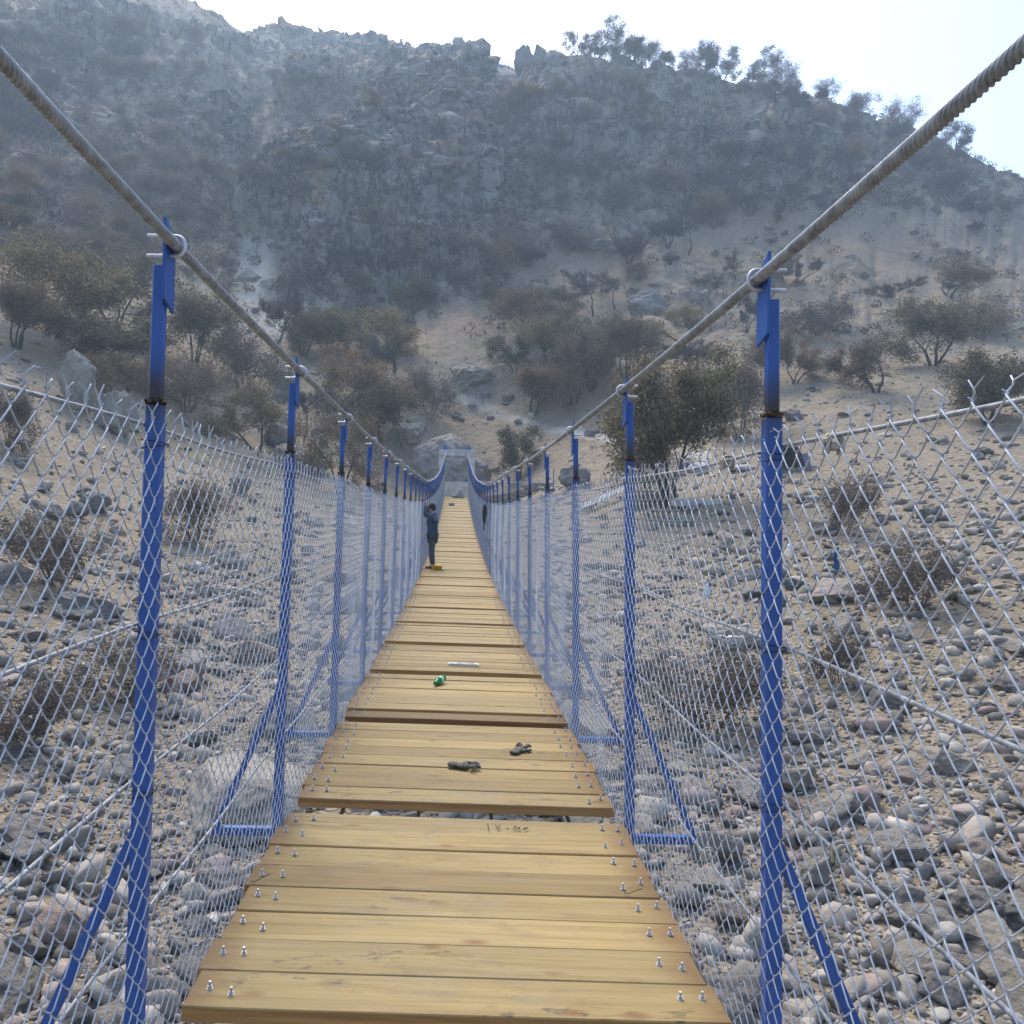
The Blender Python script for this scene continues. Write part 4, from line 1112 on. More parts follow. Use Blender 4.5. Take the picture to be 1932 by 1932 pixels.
# chain link mesh, every wire a zigzag hooked into its neighbours
def chain_link(s, label):
    p, v = 0.044, 0.084
    Vs, Fs, off = [], [], 0
    def block(y0, y1, sides, pts_per, rad):
        nonlocal off
        n = int((y1 - y0) / p)
        w = np.arange(n)
        rows = int(1.86 / (v / 2))
        i = np.arange(rows + 1)
        zloc = -0.10 + i * v / 2
        # vertex i of wire w sits at column w or w+1
        side = (i[None] + w[:, None]) % 2
        yv = y0 + (w[:, None] + side) * p
        zv = np.broadcast_to(zloc[None], yv.shape).copy()
        depth = 0.0040
        if pts_per == 1:
            Y_, Z_ = yv, zv
            D_ = np.where(side == 0, 0, 0) * 1.0 + np.zeros_like(yv)
        else:
            # round each hook: before the bend, and after it on the other face
            k = rows + 1
            Y_ = np.empty((n, 3 * k)); Z_ = np.empty((n, 3 * k)); D_ = np.empty((n, 3 * k))
            toward = np.where(side == 1, -1.0, 1.0)
            Y_[:, 0::3] = yv + toward * p * 0.13; Z_[:, 0::3] = zv - v * 0.065
            Y_[:, 1::3] = yv + (-toward) * p * 0.05; Z_[:, 1::3] = zv
            Y_[:, 2::3] = yv + toward * p * 0.13; Z_[:, 2::3] = zv + v * 0.065
            front = np.where((i % 2)[None] == 0, 1.0, -1.0) * np.where((w % 2)[:, None] == 0, 1, -1)
            D_[:, 0::3] = -front * depth; D_[:, 1::3] = 0; D_[:, 2::3] = front * depth
        # slack in the cloth: waves in and out, and a sagging top between posts
        bay = (Y_ - 0.44) / 1.93
        wob = 0.014 * np.sin(bay * 2 * np.pi + 0.6) * np.sin(Z_ * 2.2) + 0.010 * vnoise(Y_ * 1.3, Z_ * 1.7, 0 * Y_ + s * 5)
        dy = 0.012 * vnoise(Y_ * 0.9 + 7, Z_ * 2.1, 0 * Y_ + s * 3)
        sag = -0.022 * np.sin(np.pi * (bay % 1.0)) * np.clip(Z_, 0, 2) / 1.75
        X_ = XC + s * (lat(0, s) - (0.0136 if s < 0 else 0.020) * Z_ - 0.027 + np.clip(-wob, -0.03, 0.006) * 1.0) + s * (-D_)
        X_ = XC + s * np.maximum(np.abs(X_ - XC), HW + 0.012)if False else X_
        Zw = deck_z(Y_) + Z_ * (1 + 0.028 * np.exp(-Y_ / 4.0)) + sag - s * 0.01
        Pp = np.stack([X_, Y_ + dy, Zw], -1)
        V, Fq = tube_paths(Pp, rad, sides)
        Vs.append(V); Fs.append(Fq + off); off += len(V)
        if sides >= 4:
            # twisted selvage: a short twist and two splayed ends over each top hook
            top = Pp[:, -1 if pts_per == 1 else -2][::2] if True else None
            k = len(top)
            j = RNG.normal(0, 0.004, (k, 3))
            a0 = top + np.array([0, 0, -0.004]); a1 = top + np.array([0, 0, 0.018]) + j
            tw = np.stack([a0, a0 * .66 + a1 * .34 + [0, 0.003, 0], a0 * .33 + a1 * .67 + [0, -0.003, 0], a1], 1)
            for sg in (-1, 1):
                tip = a1 + np.stack([RNG.normal(0, .006, k) , sg * RNG.uniform(0.016, 0.034, k), RNG.uniform(0.008, 0.030, k)], -1)
                pp = np.concatenate([tw + np.array([0.0012 * sg, 0.0022 * sg, 0]), tip[:, None]], 1)
                V, Fq = tube_paths(pp, rad, 4)
                Vs.append(V); Fs.append(Fq + off); off += len(V)
    block(0.35, 9.0, 6, 3, 0.0019)
    block(9.0, 20.0, 4, 3, 0.0013)
    block(20.0, 60.7, 3, 1, 0.0011)
    o = mesh_np('chain_link_fence', np.concatenate(Vs), np.concatenate(Fs), M['wire'], smooth=True)
    return tag(o, label, 'fence')
chain_link(-1, 'galvanised chain link mesh fence along the left side of the bridge')
chain_link(1, 'galvanised chain link mesh fence along the right side of the bridge')

# wire ties and rope clamps
for k, y in enumerate(POSTS[1:7]):
    for s in (-1, 1):
        for h in (1.72, 1.19, 0.75):
            if y > 7 and h < 1.5: continue
            bm = bmesh.new()
            x = s * lat(h, s)
            pts_ = []
            for a in np.linspace(0, 2 * math.pi * 2, 26):
                pts_.append((XC + x + 0.033 * math.copysign(min(1, abs(math.cos(a)) * 1.3), math.cos(a)), y + 0.030 * math.copysign(min(1, abs(math.sin(a)) * 1.3), math.sin(a)), float(deck_z(y)) + h + 0.012 * math.sin(a * 0.5 + k)))
            V, Fq = tube_paths(np.array(pts_), 0.0016, 5, (0, 0, 1))
            bm.free()
            t = mesh_np('wire_tie', V, Fq, M['tie'])
            tag(t, '%s wire tie on the %s %s post of the bridge' % ({1.72: 'upper', 1.19: 'middle', 0.75: 'lower'}[h], ORD[k] if k else 'nearest', 'left' if s < 0 else 'right'), 'wire tie', 'black wire ties round the posts')
def clamp(s, y, h, label):
    e = empty('rope_clamp', (XC + s * (lat(h, s) + 0.03), y, float(deck_z(y)) + h))
    bm = bmesh.new(); add_box(bm, (0, 0, -0.004), (0.020, 0.030, 0.016), 0.004); add_box(bm, (-s * 0.012, 0.004, 0.008), (0.012, 0.03, 0.012), 0.003)
    bm_obj('saddle', bm, M['brass'], e)
    for q in (-0.009, 0.009):
        V, Fq = tube_paths(np.array([(-0.014, q, -0.018), (-0.014, q, 0.010), (-0.007, q, 0.019), (0.007, q, 0.019), (0.014, q, 0.010), (0.014, q, -0.018)]), 0.004, 7, (0, 1, 0))
        mesh_np('bolt', V, Fq, M['brass'], e, smooth=True)
    e.scale = (1.25,) * 3
    tag(e, label, 'rope clamp')
clamp(1, 2.05, 1.73, 'dull rope clamp on the top rope just right of the nearest right post')
clamp(1, 2.85, 1.73, 'dull rope clamp on the top rope just left of the nearest right post')
clamp(1, 4.55, 1.73, 'dull rope clamp on the top rope left of the second right post')
clamp(1, 2.0, 0.76, 'dull rope clamp low on the third right rope near the right edge')
clamp(1, 3.9, 0.76, 'dull rope clamp on the third right rope before the second right post')
clamp(1, 3.05, 0.33, 'dull rope clamp on the lowest right rope')
clamp(-1, 3.4, 1.20, 'rope clamp on the second left rope after the nearest left post')

# ------------------------------------------------------------------ deck boards
def board_mesh(seed, wid):
    rr = random.Random(seed)
    bm = bmesh.new()
    add_box(bm, (0, 0, -0.025), (2 * HW, wid, 0.050), 0.004)
    bmesh.ops.subdivide_edges(bm, edges=[e for e in bm.edges if abs(e.verts[0].co.x - e.verts[1].co.x) > 0.5], cuts=11)
    bow, cup = rr.uniform(-.004, .004), rr.uniform(-.003, .003)
    ph = rr.uniform(0, 6)
    for v in bm.verts:
        x = v.co.x
        v.co.z += bow * (1 - (x / HW) ** 2) + cup * (abs(v.co.y) * 2 / wid)
        v.co.y += 0.0022 * math.sin(x * 3.1 + ph) * (1 if v.co.y > 0 else 0.6)
    me = bpy.data.meshes.new('plank'); bm.normal_update(); bm.to_mesh(me); bm.free()
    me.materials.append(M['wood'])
    return me
BW = 0.2125
BOARDS = [board_mesh(i, BW - 0.0025) for i in range(10)]
def bolt_mesh():
    bm = bmesh.new()
    add_cyl(bm, (0, 0, 0.0005), (0, 0, 0.004), 0.0125, n=12)
    add_cyl(bm, (0, 0, 0.004), (0, 0, 0.013), 0.0095, n=6)
    add_cyl(bm, (0, 0, 0.013), (0, 0, 0.030), 0.0055, n=8)
    me = bpy.data.meshes.new('bolt'); bm.to_mesh(me); bm.free(); me.materials.append(M['zinc'])
    return me
BOLT = bolt_mesh()
dk = M['wood'].copy(); dk.name = 'old_dark_plank'; t_ = dk.node_tree
bs_ = [n for n in t_.nodes if n.type == 'BSDF_PRINCIPLED'][0]
src = bs_.inputs['Base Color'].links[0].from_socket
t_.links.new(mix(t_, 1.0, src, (0.52, 0.46, 0.42), 'MULTIPLY'), bs_.inputs['Base Color'])
DARKBOARD = BOARDS[0].copy(); DARKBOARD.materials.clear(); DARKBOARD.materials.append(dk)
npanel = 30
k_total = 0
for k in range(npanel):
    y0 = 2.61 + 1.93 * k
    nb = 8
    if y0 + nb * BW > 61.2: nb = 7
    for j in range(nb):
        y = y0 + BW * (j + 0.5)
        sl = float(deck_z(y + .1) - deck_z(y - .1)) / .2
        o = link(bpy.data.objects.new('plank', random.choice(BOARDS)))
        lift = random.uniform(-0.003, 0.003)
        if k == 2 and j == 0:
            lift = -0.018; o.data = DARKBOARD
        o.location = (XC + random.uniform(-0.012, 0.012), y, float(deck_z(y)) + lift)
        o.rotation_euler = (math.atan(sl) + random.uniform(-.006, .006), 0.012, random.uniform(-0.004, 0.004))
        if k == 0 and j == 0: lab = 'frontmost yellow plank of the bridge deck, its sawn edge showing'
        elif k == 0: lab = '%s plank from the front edge of the deck' % ORD[j]
        elif j == 0 and k == 2: lab = 'dark brown front plank of the third deck section, a little sunken'
        elif k < 6: lab = '%s plank of the %s deck section from the camera' % (ORD[j], ORD[k])
        else: lab = 'pale plank in the far sections of the bridge deck'
        tag(o, lab, 'plank', 'planks of the bridge deck')
        if k < 7:
            for sx in (-1, 1):
                for q in (0.055, 0.135):
                    bt = link(bpy.data.objects.new('bolt', BOLT)); bt.parent = o
                    bt.scale = (0.85, 0.85, 0.85); bt.location = (sx * (HW - q) + random.uniform(-.006, .006), random.uniform(-0.035, 0.035) + (0.02 if q < 0.1 else -0.01), 0.0005)
                    bt.rotation_euler = (random.uniform(-.06, .06), random.uniform(-.06, .06), random.uniform(0, 1))
        k_total += 1

# ------------------------------------------------------------------ things on the deck
def at_deck(px, py):
    """deck point under a photo position"""
    x, y = unroll(px, py)
    for Y in np.arange(2.6, 61, 0.005):
        X = (x - CX) * Y / F
        if CY - F * float(deck_z(Y, X)) / Y <= y: break
    return X, Y, float(deck_z(Y, X)) + 0.002

def glove(name, px, py, rz, label, seed, flip=1):
    rr = random.Random(seed)
    x, y, z = at_deck(px, py)
    e = empty(name, (x, y, z), rz)
    dark = M['glove']; 
    def skinned(nodes, mat, nm, sub=2):
        me = bpy.data.meshes.new(nm)
        vs = [n[0] for n in nodes]; ed = [(n[2], i) for i, n in enumerate(nodes) if n[2] is not None]
        me.from_pydata(vs, ed, [])
        o = bpy.data.objects.new(nm, me); link(o)
        md = o.modifiers.new('s', 'SKIN'); 
        for i, n in enumerate(nodes):
            sv = me.skin_vertices[0].data[i]; rr_ = n[1]
            sv.radius = rr_ if isinstance(rr_, tuple) else (rr_, rr_)
        me.skin_vertices[0].data[0].use_root = True
        m2 = o.modifiers.new('u', 'SUBSURF'); m2.levels = sub; m2.render_levels = sub
        dg = bpy.context.evaluated_depsgraph_get()
        nm_ = bpy.data.meshes.new_from_object(o.evaluated_get(dg))
        bpy.data.objects.remove(o)
        nm_.materials.append(mat)
        for p_ in nm_.polygons: p_.use_smooth = True
        return link(bpy.data.objects.new(nm, nm_))
    palm = [((-0.055, 0, 0.016), (0.036, 0.014), None), ((-0.015, 0, 0.017), (0.040, 0.016), 0), ((0.025, 0, 0.016), (0.042, 0.015), 1)]
    o = skinned(palm, dark, 'palm'); o.parent = e
    for i in range(4):
        yb = (-0.033 + 0.022 * i)
        L = (0.058, 0.072, 0.074, 0.064)[i]
        a = rr.uniform(-.35, .35); zup = rr.uniform(0.0, 0.022)
        q0 = Vector((0.025, yb, 0.016)); q1 = q0 + Vector((L * .5, L * .5 * a, zup)); q2 = q1 + Vector((L * .5 * rr.uniform(.4, 1), L * .5 * (a + rr.uniform(-.8, .8)), -zup * .8 - 0.002))
        f = skinned([(q0, 0.011, None), (q1, 0.011, 0), (q2, 0.009, 1)], dark, 'finger'); f.parent = e
    f = skinned([(Vector((-0.03, 0.03 * flip, 0.015)), 0.012, None), (Vector((0.0, 0.062 * flip, 0.014)), 0.012, 0), (Vector((0.035, 0.07 * flip, 0.012)), 0.010, 1)], dark, 'thumb'); f.parent = e
    f = skinned([(Vector((-0.035, 0, 0.0155)), (0.034, 0.0135), None), (Vector((-0.075, 0.002, 0.016)), (0.035, 0.0145), 0), (Vector((-0.115, 0.006, 0.017)), (0.038, 0.016), 1)], M['cuff'], 'cuff'); f.parent = e
    return tag(e, label, 'glove', 'work gloves dropped on the deck')
M['glove'] = simple_mat('dirty_glove', (0.125, 0.122, 0.098), 0.85, 0, 0.5, 40, 0.6, 0.004, 150)
M['cuff'] = simple_mat('knit_cuff', (0.11, 0.105, 0.085), 0.9, 0, 0.4, 60, 0.6, 0.004, 200)
glove('glove', 878, 1450, R(-14), 'dark work glove lying flat nearest the camera on the second deck section', 3)
glove('glove', 980, 1418, R(65), 'crumpled dark work glove on the deck, right and behind the other one', 8, -1)

# green bottle lying on the boards
def lathe(bm, prof, n=20):
    rings = []
    for r, z in prof:
        rings.append([bm.verts.new((r * math.cos(6.28318 * i / n), r * math.sin(6.28318 * i / n), z)) for i in range(n)])
    for a, b in zip(rings[:-1], rings[1:]):
        for i in range(n): bm.faces.new((a[i], a[(i + 1) % n], b[(i + 1) % n], b[i]))
    bm.faces.new(rings[0][::-1]); bm.faces.new(rings[-1])
m, nt, b_, _ = new_mat('green_plastic')
b_.inputs['Base Color'].default_value = (0.02, 0.36, 0.10, 1); b_.inputs['Roughness'].default_value = 0.12
b_.inputs['Transmission Weight'].default_value = 0.55; b_.inputs['IOR'].default_value = 1.3
nt.links.new(ramp(nt, noise(nt, coords(nt), 25, 3), [(0.3, (0.01, 0.26, 0.07)), (0.7, (0.06, 0.5, 0.18))]), b_.inputs['Base Color'])
M['green'] = m
M['white'] = simple_mat('white_plastic', (0.74, 0.75, 0.75), 0.5, 0, 0.08)
M['yellow'] = simple_mat('yellow_plastic', (0.72, 0.40, 0.02), 0.4, 0, 0.12)
M['label'] = simple_mat('bottle_label', (0.60, 0.74, 0.62), 0.5, 0, 0.2, 60)
x, y, z = at_deck(829, 1292)
e = empty('plastic_bottle', (x, y, z + 0.038))
e.rotation_euler = (R(90), 0, R(-18))
bm = bmesh.new()
lathe(bm, [(0.020, -0.10), (0.034, -0.098), (0.037, -0.088), (0.033, -0.08), (0.037, -0.07), (0.037, -0.035), (0.034, -0.030), (0.034, 0.015), (0.037, 0.020), (0.0365, 0.045), (0.026, 0.075), (0.014, 0.098), (0.0135, 0.115)])
for v in bm.verts: v.co += Vector([random.gauss(0, 0.0012) for _ in range(3)])
bm_obj('body', bm, M['green'], e, True)
bm = bmesh.new(); lathe(bm, [(0.0352, -0.029), (0.0355, -0.020), (0.0355, 0.006), (0.0352, 0.014)]); bm_obj('paper_label', bm, M['label'], e, True)
bm = bmesh.new(); lathe(bm, [(0.0155, 0.113), (0.0155, 0.128), (0.0145, 0.130)]); bm_obj('cap', bm, M['green'], e, True)
tag(e, 'green plastic bottle lying on the deck boards in the middle of the bridge', 'bottle')

# white torn carton strip
x, y, z = at_deck(874, 1258)
e = empty('carton', (x, y, z), R(-4))
bm = bmesh.new(); add_box(bm, (0, 0, 0.017), (0.29, 0.062, 0.034), 0.003)
bmesh.ops.subdivide_edges(bm, edges=[q for q in bm.edges if abs(q.verts[0].co.x - q.verts[1].co.x) > 0.1], cuts=9)
for v in bm.verts: v.co += Vector((0, random.gauss(0, .0015), random.gauss(0, .0015)))
M['carton'] = simple_mat('white_carton', (0.62, 0.60, 0.54), 0.7, 0, 0.12, 25)
bm_obj('box', bm, M['carton'], e)
bm = bmesh.new()
for sx in (-1, 1):
    add_box(bm, (sx * 0.152, 0, 0.028), (0.022, 0.058, 0.002), 0, Matrix.Rotation(sx * -0.5, 3, 'Y'))
bm_obj('end_flaps', bm, M['carton'], e)
bm = bmesh.new()
add_box(bm, (0.02, 0.0, 0.0352), (0.17, 0.020, 0.0012)); bm_obj('printed_band', bm, simple_mat('grey_print', (0.32, 0.36, 0.38), 0.7, 0, 0.5, 120), e)
tag(e, 'long white carton lying across the deck behind the green bottle', 'carton')

# pencil marks on the first section
def strokes(name, px, py, lines, sc, label, mat, par=None):
    x, y, z = at_deck(px, py)
    paths = []
    V_, F_, off = [], [], 0
    for ln in lines:
        q = [(x + a * sc, y + b * sc, float(deck_z(y + b * sc, x + a * sc)) + 0.0085) for a, b in ln]
        q = np.array(q)
        t = np.linspace(0, 1, 4 * len(q)); qs = np.stack([np.interp(t, np.linspace(0, 1, len(q)), q[:, i]) for i in range(3)], -1)
        V, Fq = tube_paths(qs, 0.0022, 5, (0, 0, 1)); V_.append(V); F_.append(Fq + off); off += len(V)
    V = np.concatenate(V_)
    o = mesh_np(name, V, np.concatenate(F_), mat)
    return tag(o, label, 'marking')
M['pencil'] = simple_mat('pencil', (0.05, 0.045, 0.035), 0.9, 0, 0.2)
strokes('handwriting', 958, 1564, [[(-1.0, .35), (-.97, -.3)], [(-.62, .3), (-.5, -.25), (-.38, .3)], [(-.1, -.2), (.05, -.25)], [(.25, -.3), (.38, .25), (.46, -.2), (.62, .1), (.56, -.3)], [(.75, -.25), (1.05, .05), (.8, -.1)]],
        0.098, 'handwritten dark pencil marks on the rear plank of the first deck section', M['pencil'])
def loose_wire(px, py, a, label):
    x, y, z = at_deck(px, py)
    t = np.linspace(-1, 1, 14)
    q = np.stack([x + 0.035 * t * math.cos(a) + 0.008 * np.sin(t * 3), y + 0.035 * t * math.sin(a) + 0.01 * t ** 2, z + 0.006 + 0.012 * (1 + np.sin(t * 2.4))], -1)
    V, Fq = tube_paths(q, 0.0016, 5, (0, 0, 1)); tag(mesh_np('wire_scrap', V, Fq, M['tie']), label, 'wire scrap')
loose_wire(490, 1668, 0.3, 'curled scrap of black wire beside the left bolts of the first section')
loose_wire(1195, 1692, -0.2, 'curled scrap of black wire beside the right bolts of the first section')

# yellow basin
x, y, z = at_deck(824, 1075)
e = empty('basin', (x, y, z))
bm = bmesh.new(); lathe(bm, [(0.11, 0.0), (0.115, 0.004), (0.15, 0.10), (0.172, 0.108), (0.172, 0.116), (0.148, 0.112), (0.108, 0.010), (0.02, 0.008)], 28)
bm_obj('bowl', bm, M['yellow'], e, True)
tag(e, 'yellow plastic basin standing on the deck by the worker', 'basin')

# ------------------------------------------------------------------ the worker
def skin_mesh(nodes, mat, name, sub=2):
    me = bpy.data.meshes.new(name)
    names = [n[0] for n in nodes]
    vs = [n[1] for n in nodes]; ed = [(names.index(n[3]), i) for i, n in enumerate(nodes) if n[3]]
    me.from_pydata(vs, ed, [])
    o = link(bpy.data.objects.new(name, me))
    o.modifiers.new('s', 'SKIN')
    for i, n in enumerate(nodes):
        me.skin_vertices[0].data[i].radius = n[2] if isinstance(n[2], tuple) else (n[2], n[2])
    me.skin_vertices[0].data[0].use_root = True
    u = o.modifiers.new('u', 'SUBSURF'); u.levels = sub; u.render_levels = sub
    dg = bpy.context.evaluated_depsgraph_get()
    q = bpy.data.meshes.new_from_object(o.evaluated_get(dg))
    bpy.data.objects.remove(o)
    q.materials.append(mat)
    for p_ in q.polygons: p_.use_smooth = True
    return link(bpy.data.objects.new(name, q))
M['skin'] = simple_mat('skin', (0.36, 0.20, 0.13), 0.55, 0, 0.08)
M['jacket'] = simple_mat('blue_jacket', (0.032, 0.066, 0.130), 0.85, 0, 0.45, 9, 0.9, 0.04, 14)
M['jeans'] = simple_mat('blue_jeans', (0.046, 0.063, 0.098), 0.9, 0, 0.5, 8, 0.9, 0.04, 13)
M['black'] = simple_mat('black_cloth', (0.018, 0.018, 0.021), 0.85, 0, 0.3, 30)
M['shoe'] = simple_mat('dark_shoe', (0.035, 0.034, 0.034), 0.6, 0, 0.3, 30)
M['belt'] = simple_mat('brown_belt', (0.09, 0.05, 0.03), 0.6, 0, 0.2)
wx, wy, wz = at_deck(814, 1073)
# faces the left fence (local -X), arms up to the fence top
fl = []
Sg = {'n': 1}
def worker():
    # local: -X is forward, Y is sideways
    B = [('pelvis', (0.03, 0, 0.86), (0.060, 0.08), None), ('waist', (0.035, 0, 1.00), (0.045, 0.065), 'pelvis'), ('chest', (0.02, 0, 1.20), (0.11, 0.155), 'waist'),
         ('upper', (0.015, 0, 1.33), (0.085, 0.12), 'chest'), ('neck', (0.005, 0, 1.43), 0.050, 'upper'), ('skull0', (-0.012, 0, 1.50), (0.062, 0.056), 'neck'), ('skull1', (-0.012, 0, 1.57), (0.088, 0.072), 'skull0'), ('crown', (0.0, 0, 1.625), (0.062, 0.054), 'skull1'),
         ('nose', (-0.105, 0, 1.545), 0.012, 'skull1')]
    for s, nm in ((-1, 'a'), (1, 'b')):
        hand = (-0.215, s * 0.07 - 0.02, 1.70) if s < 0 else (-0.20, 0.10, 1.67)
        B += [('sh' + nm, (0.01, s * 0.175, 1.33), 0.056, 'upper'), ('el' + nm, (-0.15, s * 0.19, 1.44 if s < 0 else 1.41), 0.044, 'sh' + nm), ('wr' + nm, (hand[0] + .05, hand[1], hand[2] - .08), 0.028, 'el' + nm),
              ('pa' + nm, hand, (0.022, 0.038), 'wr' + nm),
              ('hip' + nm, (0.035, s * 0.085, 0.80), 0.082, 'pelvis'), ('kn' + nm, (0.012 - s * 0.03, s * 0.09, 0.45), 0.056, 'hip' + nm), ('an' + nm, (0.045 - s * 0.03, s * 0.095, 0.09), 0.042, 'kn' + nm),
              ('to' + nm, (-0.12 - s * 0.03, s * 0.10, 0.035), (0.030, 0.040), 'an' + nm)]
        for f in range(4):
            B.append(('f%d' % f + nm, (hand[0] - 0.018, hand[1] + (f - 1.5) * 0.019, hand[2] + 0.055 - abs(f - 1.4) * 0.006), 0.0085, 'pa' + nm))
            B.append(('g%d' % f + nm, (hand[0] - 0.042, hand[1] + (f - 1.5) * 0.019, hand[2] + 0.050), 0.0078, 'f%d' % f + nm))
        B.append(('th' + nm, (hand[0] + 0.006, hand[1] - s * 0.042, hand[2] + 0.012), 0.010, 'pa' + nm)); B.append(('ti' + nm, (hand[0] - 0.018, hand[1] - s * 0.050, hand[2] + 0.038), 0.009, 'th' + nm))
    return B
B = worker()
body = skin_mesh(B, M['skin'], 'person', 2)
def sub_nodes(keep, grow_, root):
    d = {n[0]: n for n in B}
    out_ = []
    def g(r): return tuple(q + grow_ for q in r) if isinstance(r, tuple) else r + grow_
    for nm, par in keep:
        n = d[nm]; out_.append((nm, n[1], g(n[2]), par))
    return out_
jk = sub_nodes([('waist', None), ('pelvis', 'waist'), ('chest', 'waist'), ('upper', 'chest'), ('sha', 'upper'), ('ela', 'sha'), ('wra', 'ela'), ('shb', 'upper'), ('elb', 'shb'), ('wrb', 'elb')], 0.030, 'waist')
jk = [(n[0], n[1], (0.118, 0.148) if n[0] == 'waist' else n[2], n[3]) for n in jk]
jk = [n if n[0] != 'pelvis' else ('pelvis', (0.03, 0, 0.87), (0.128, 0.152), 'waist') for n in jk]
jk.append(('collar', (0.012, 0, 1.405), 0.072, 'upper')); jk.append(('hood', (0.095, 0, 1.36), (0.05, 0.09), 'upper'))
j = skin_mesh(jk, M['jacket'], 'jacket', 2); j.parent = body
tr = sub_nodes([('pelvis', None), ('hipa', 'pelvis'), ('kna', 'hipa'), ('ana', 'kna'), ('hipb', 'pelvis'), ('knb', 'hipb'), ('anb', 'knb')], 0.024, 'pelvis')
tr = [(n[0], n[1], (0.125, 0.150) if n[0] == 'pelvis' else n[2], n[3]) for n in tr]
j = skin_mesh(tr, M['jeans'], 'trousers', 2); j.parent = body
bm = bmesh.new(); 
ring = [(0.035 + 0.137 * math.cos(a), 0.162 * math.sin(a)) for a in np.linspace(0, 2 * math.pi, 24, endpoint=False)]
va = [bm.verts.new((a, b, 0.845)) for a, b in ring]; vb = [bm.verts.new((a, b, 0.88)) for a, b in ring]
for i in range(24): bm.faces.new((va[i], va[(i + 1) % 24], vb[(i + 1) % 24], vb[i]))
bm_obj('belt', bm, M['belt'], body, True)
for s in (-1, 1):
    ox = -s * 0.03
    o = skin_mesh([('h', (0.065 + ox, s * 0.097, 0.045), (0.042, 0.042), None), ('m', (-0.03 + ox, s * 0.10, 0.045), (0.046, 0.040), 'h'), ('t', (-0.15 + ox, s * 0.105, 0.035), (0.040, 0.030), 'm')], M['shoe'], 'shoe', 2)
    o.parent = body
bm = bmesh.new(); bmesh.ops.create_icosphere(bm, subdivisions=4, radius=1.0)
for v in bm.verts:
    c = v.co.copy()
    lowcut = -0.15 if c.x < 0.1 else -0.85
    v.co = Vector((0.006 + c.x * 0.106, c.y * 0.088, 1.585 + max(c.z, lowcut) * 0.112))
bm_obj('hair', bm, M['black'], body, True)
body.location = (wx - 0.02, wy, wz)
body.rotation_euler = (0, 0, R(-12))
body.scale = (1.0, 1.0, 1.0)
tag(body, 'worker in blue jacket and jeans reaching up to tie the left fence', 'person')

# dark bag hanging on the right fence
y = 24.0; yb = 22.5
bx = XC + 0.815
e = empty('hanging_bag', (bx, yb, float(deck_z(yb)) + 1.72))
bm = bmesh.new(); bmesh.ops.create_uvsphere(bm, u_segments=20, v_segments=14, radius=1.0)
for v in bm.verts:
    t = (v.co.z + 1) / 2
    k = 0.35 + 0.9 * t ** 0.8 if t < 0.75 else 1.0
    v.co = Vector((v.co.x * 0.07 * k - 0.075, v.co.y * 0.10 * k, v.co.z * 0.27 - 0.30))
    v.co += Vector([random.gauss(0, .006) for _ in range(3)])
bm_obj('sack', bm, M['black'], e, True)
V, Fq = tube_paths(np.array([(-0.06, 0, -0.06), (-0.03, 0, 0.0), (0.0, 0, 0.015), (0.02, 0, -0.02)]), 0.007, 6, (0, 1, 0)); mesh_np('strap', V, Fq, M['black'], e, smooth=True)
V, Fq = tube_paths(np.array([(-0.08, 0, -0.52), (-0.085, 0.01, -0.62), (-0.08, 0, -0.72)]), 0.016, 6, (0, 1, 0)); mesh_np('drawstring', V, Fq, M['black'], e, smooth=True)
tag(e, 'black bag hanging from the top of the right fence halfway along the bridge', 'bag')

# grey toolbox far along the deck, and the sack and tools near the end
x, y, z = at_deck(852, 954)
e = empty('toolbox', (x, y, z), 0.1)
bm = bmesh.new(); add_box(bm, (0, 0, 0.07), (0.34, 0.2, 0.14), 0.012); bm_obj('box', bm, simple_mat('grey_box', (0.22, 0.23, 0.23), 0.6), e)
bm = bmesh.new(); add_box(bm, (0, 0, 0.152), (0.35, 0.21, 0.018), 0.005); bm_obj('lid', bm, simple_mat('pale_lid', (0.42, 0.43, 0.42), 0.6), e)
tag(e, 'small grey box standing on the far part of the deck', 'box')
x, y, z = at_deck(868, 939)
e = empty('cement_sack', (x, y, z), 0.3)
bm = bmesh.new(); bmesh.ops.create_icosphere(bm, subdivisions=3, radius=1)
for v in bm.verts:
    v.co = Vector((v.co.x * (0.26 - 0.10 * v.co.z), v.co.y * 0.2, max(v.co.z, -0.55) * 0.42 + 0.23)) + Vector([random.gauss(0, .012) for _ in range(3)])
bm_obj('sack', bm, simple_mat('pale_sack', (0.34, 0.32, 0.29), 0.9), e, True)
bm = bmesh.new(); add_box(bm, (-0.36, 0, 0.05), (0.42, 0.26, 0.08), 0.02); bm_obj('folded_cloth', bm, M['black'], e)
tag(e, 'slumped grey sack with dark cloth beside it at the end of the deck', 'sack')

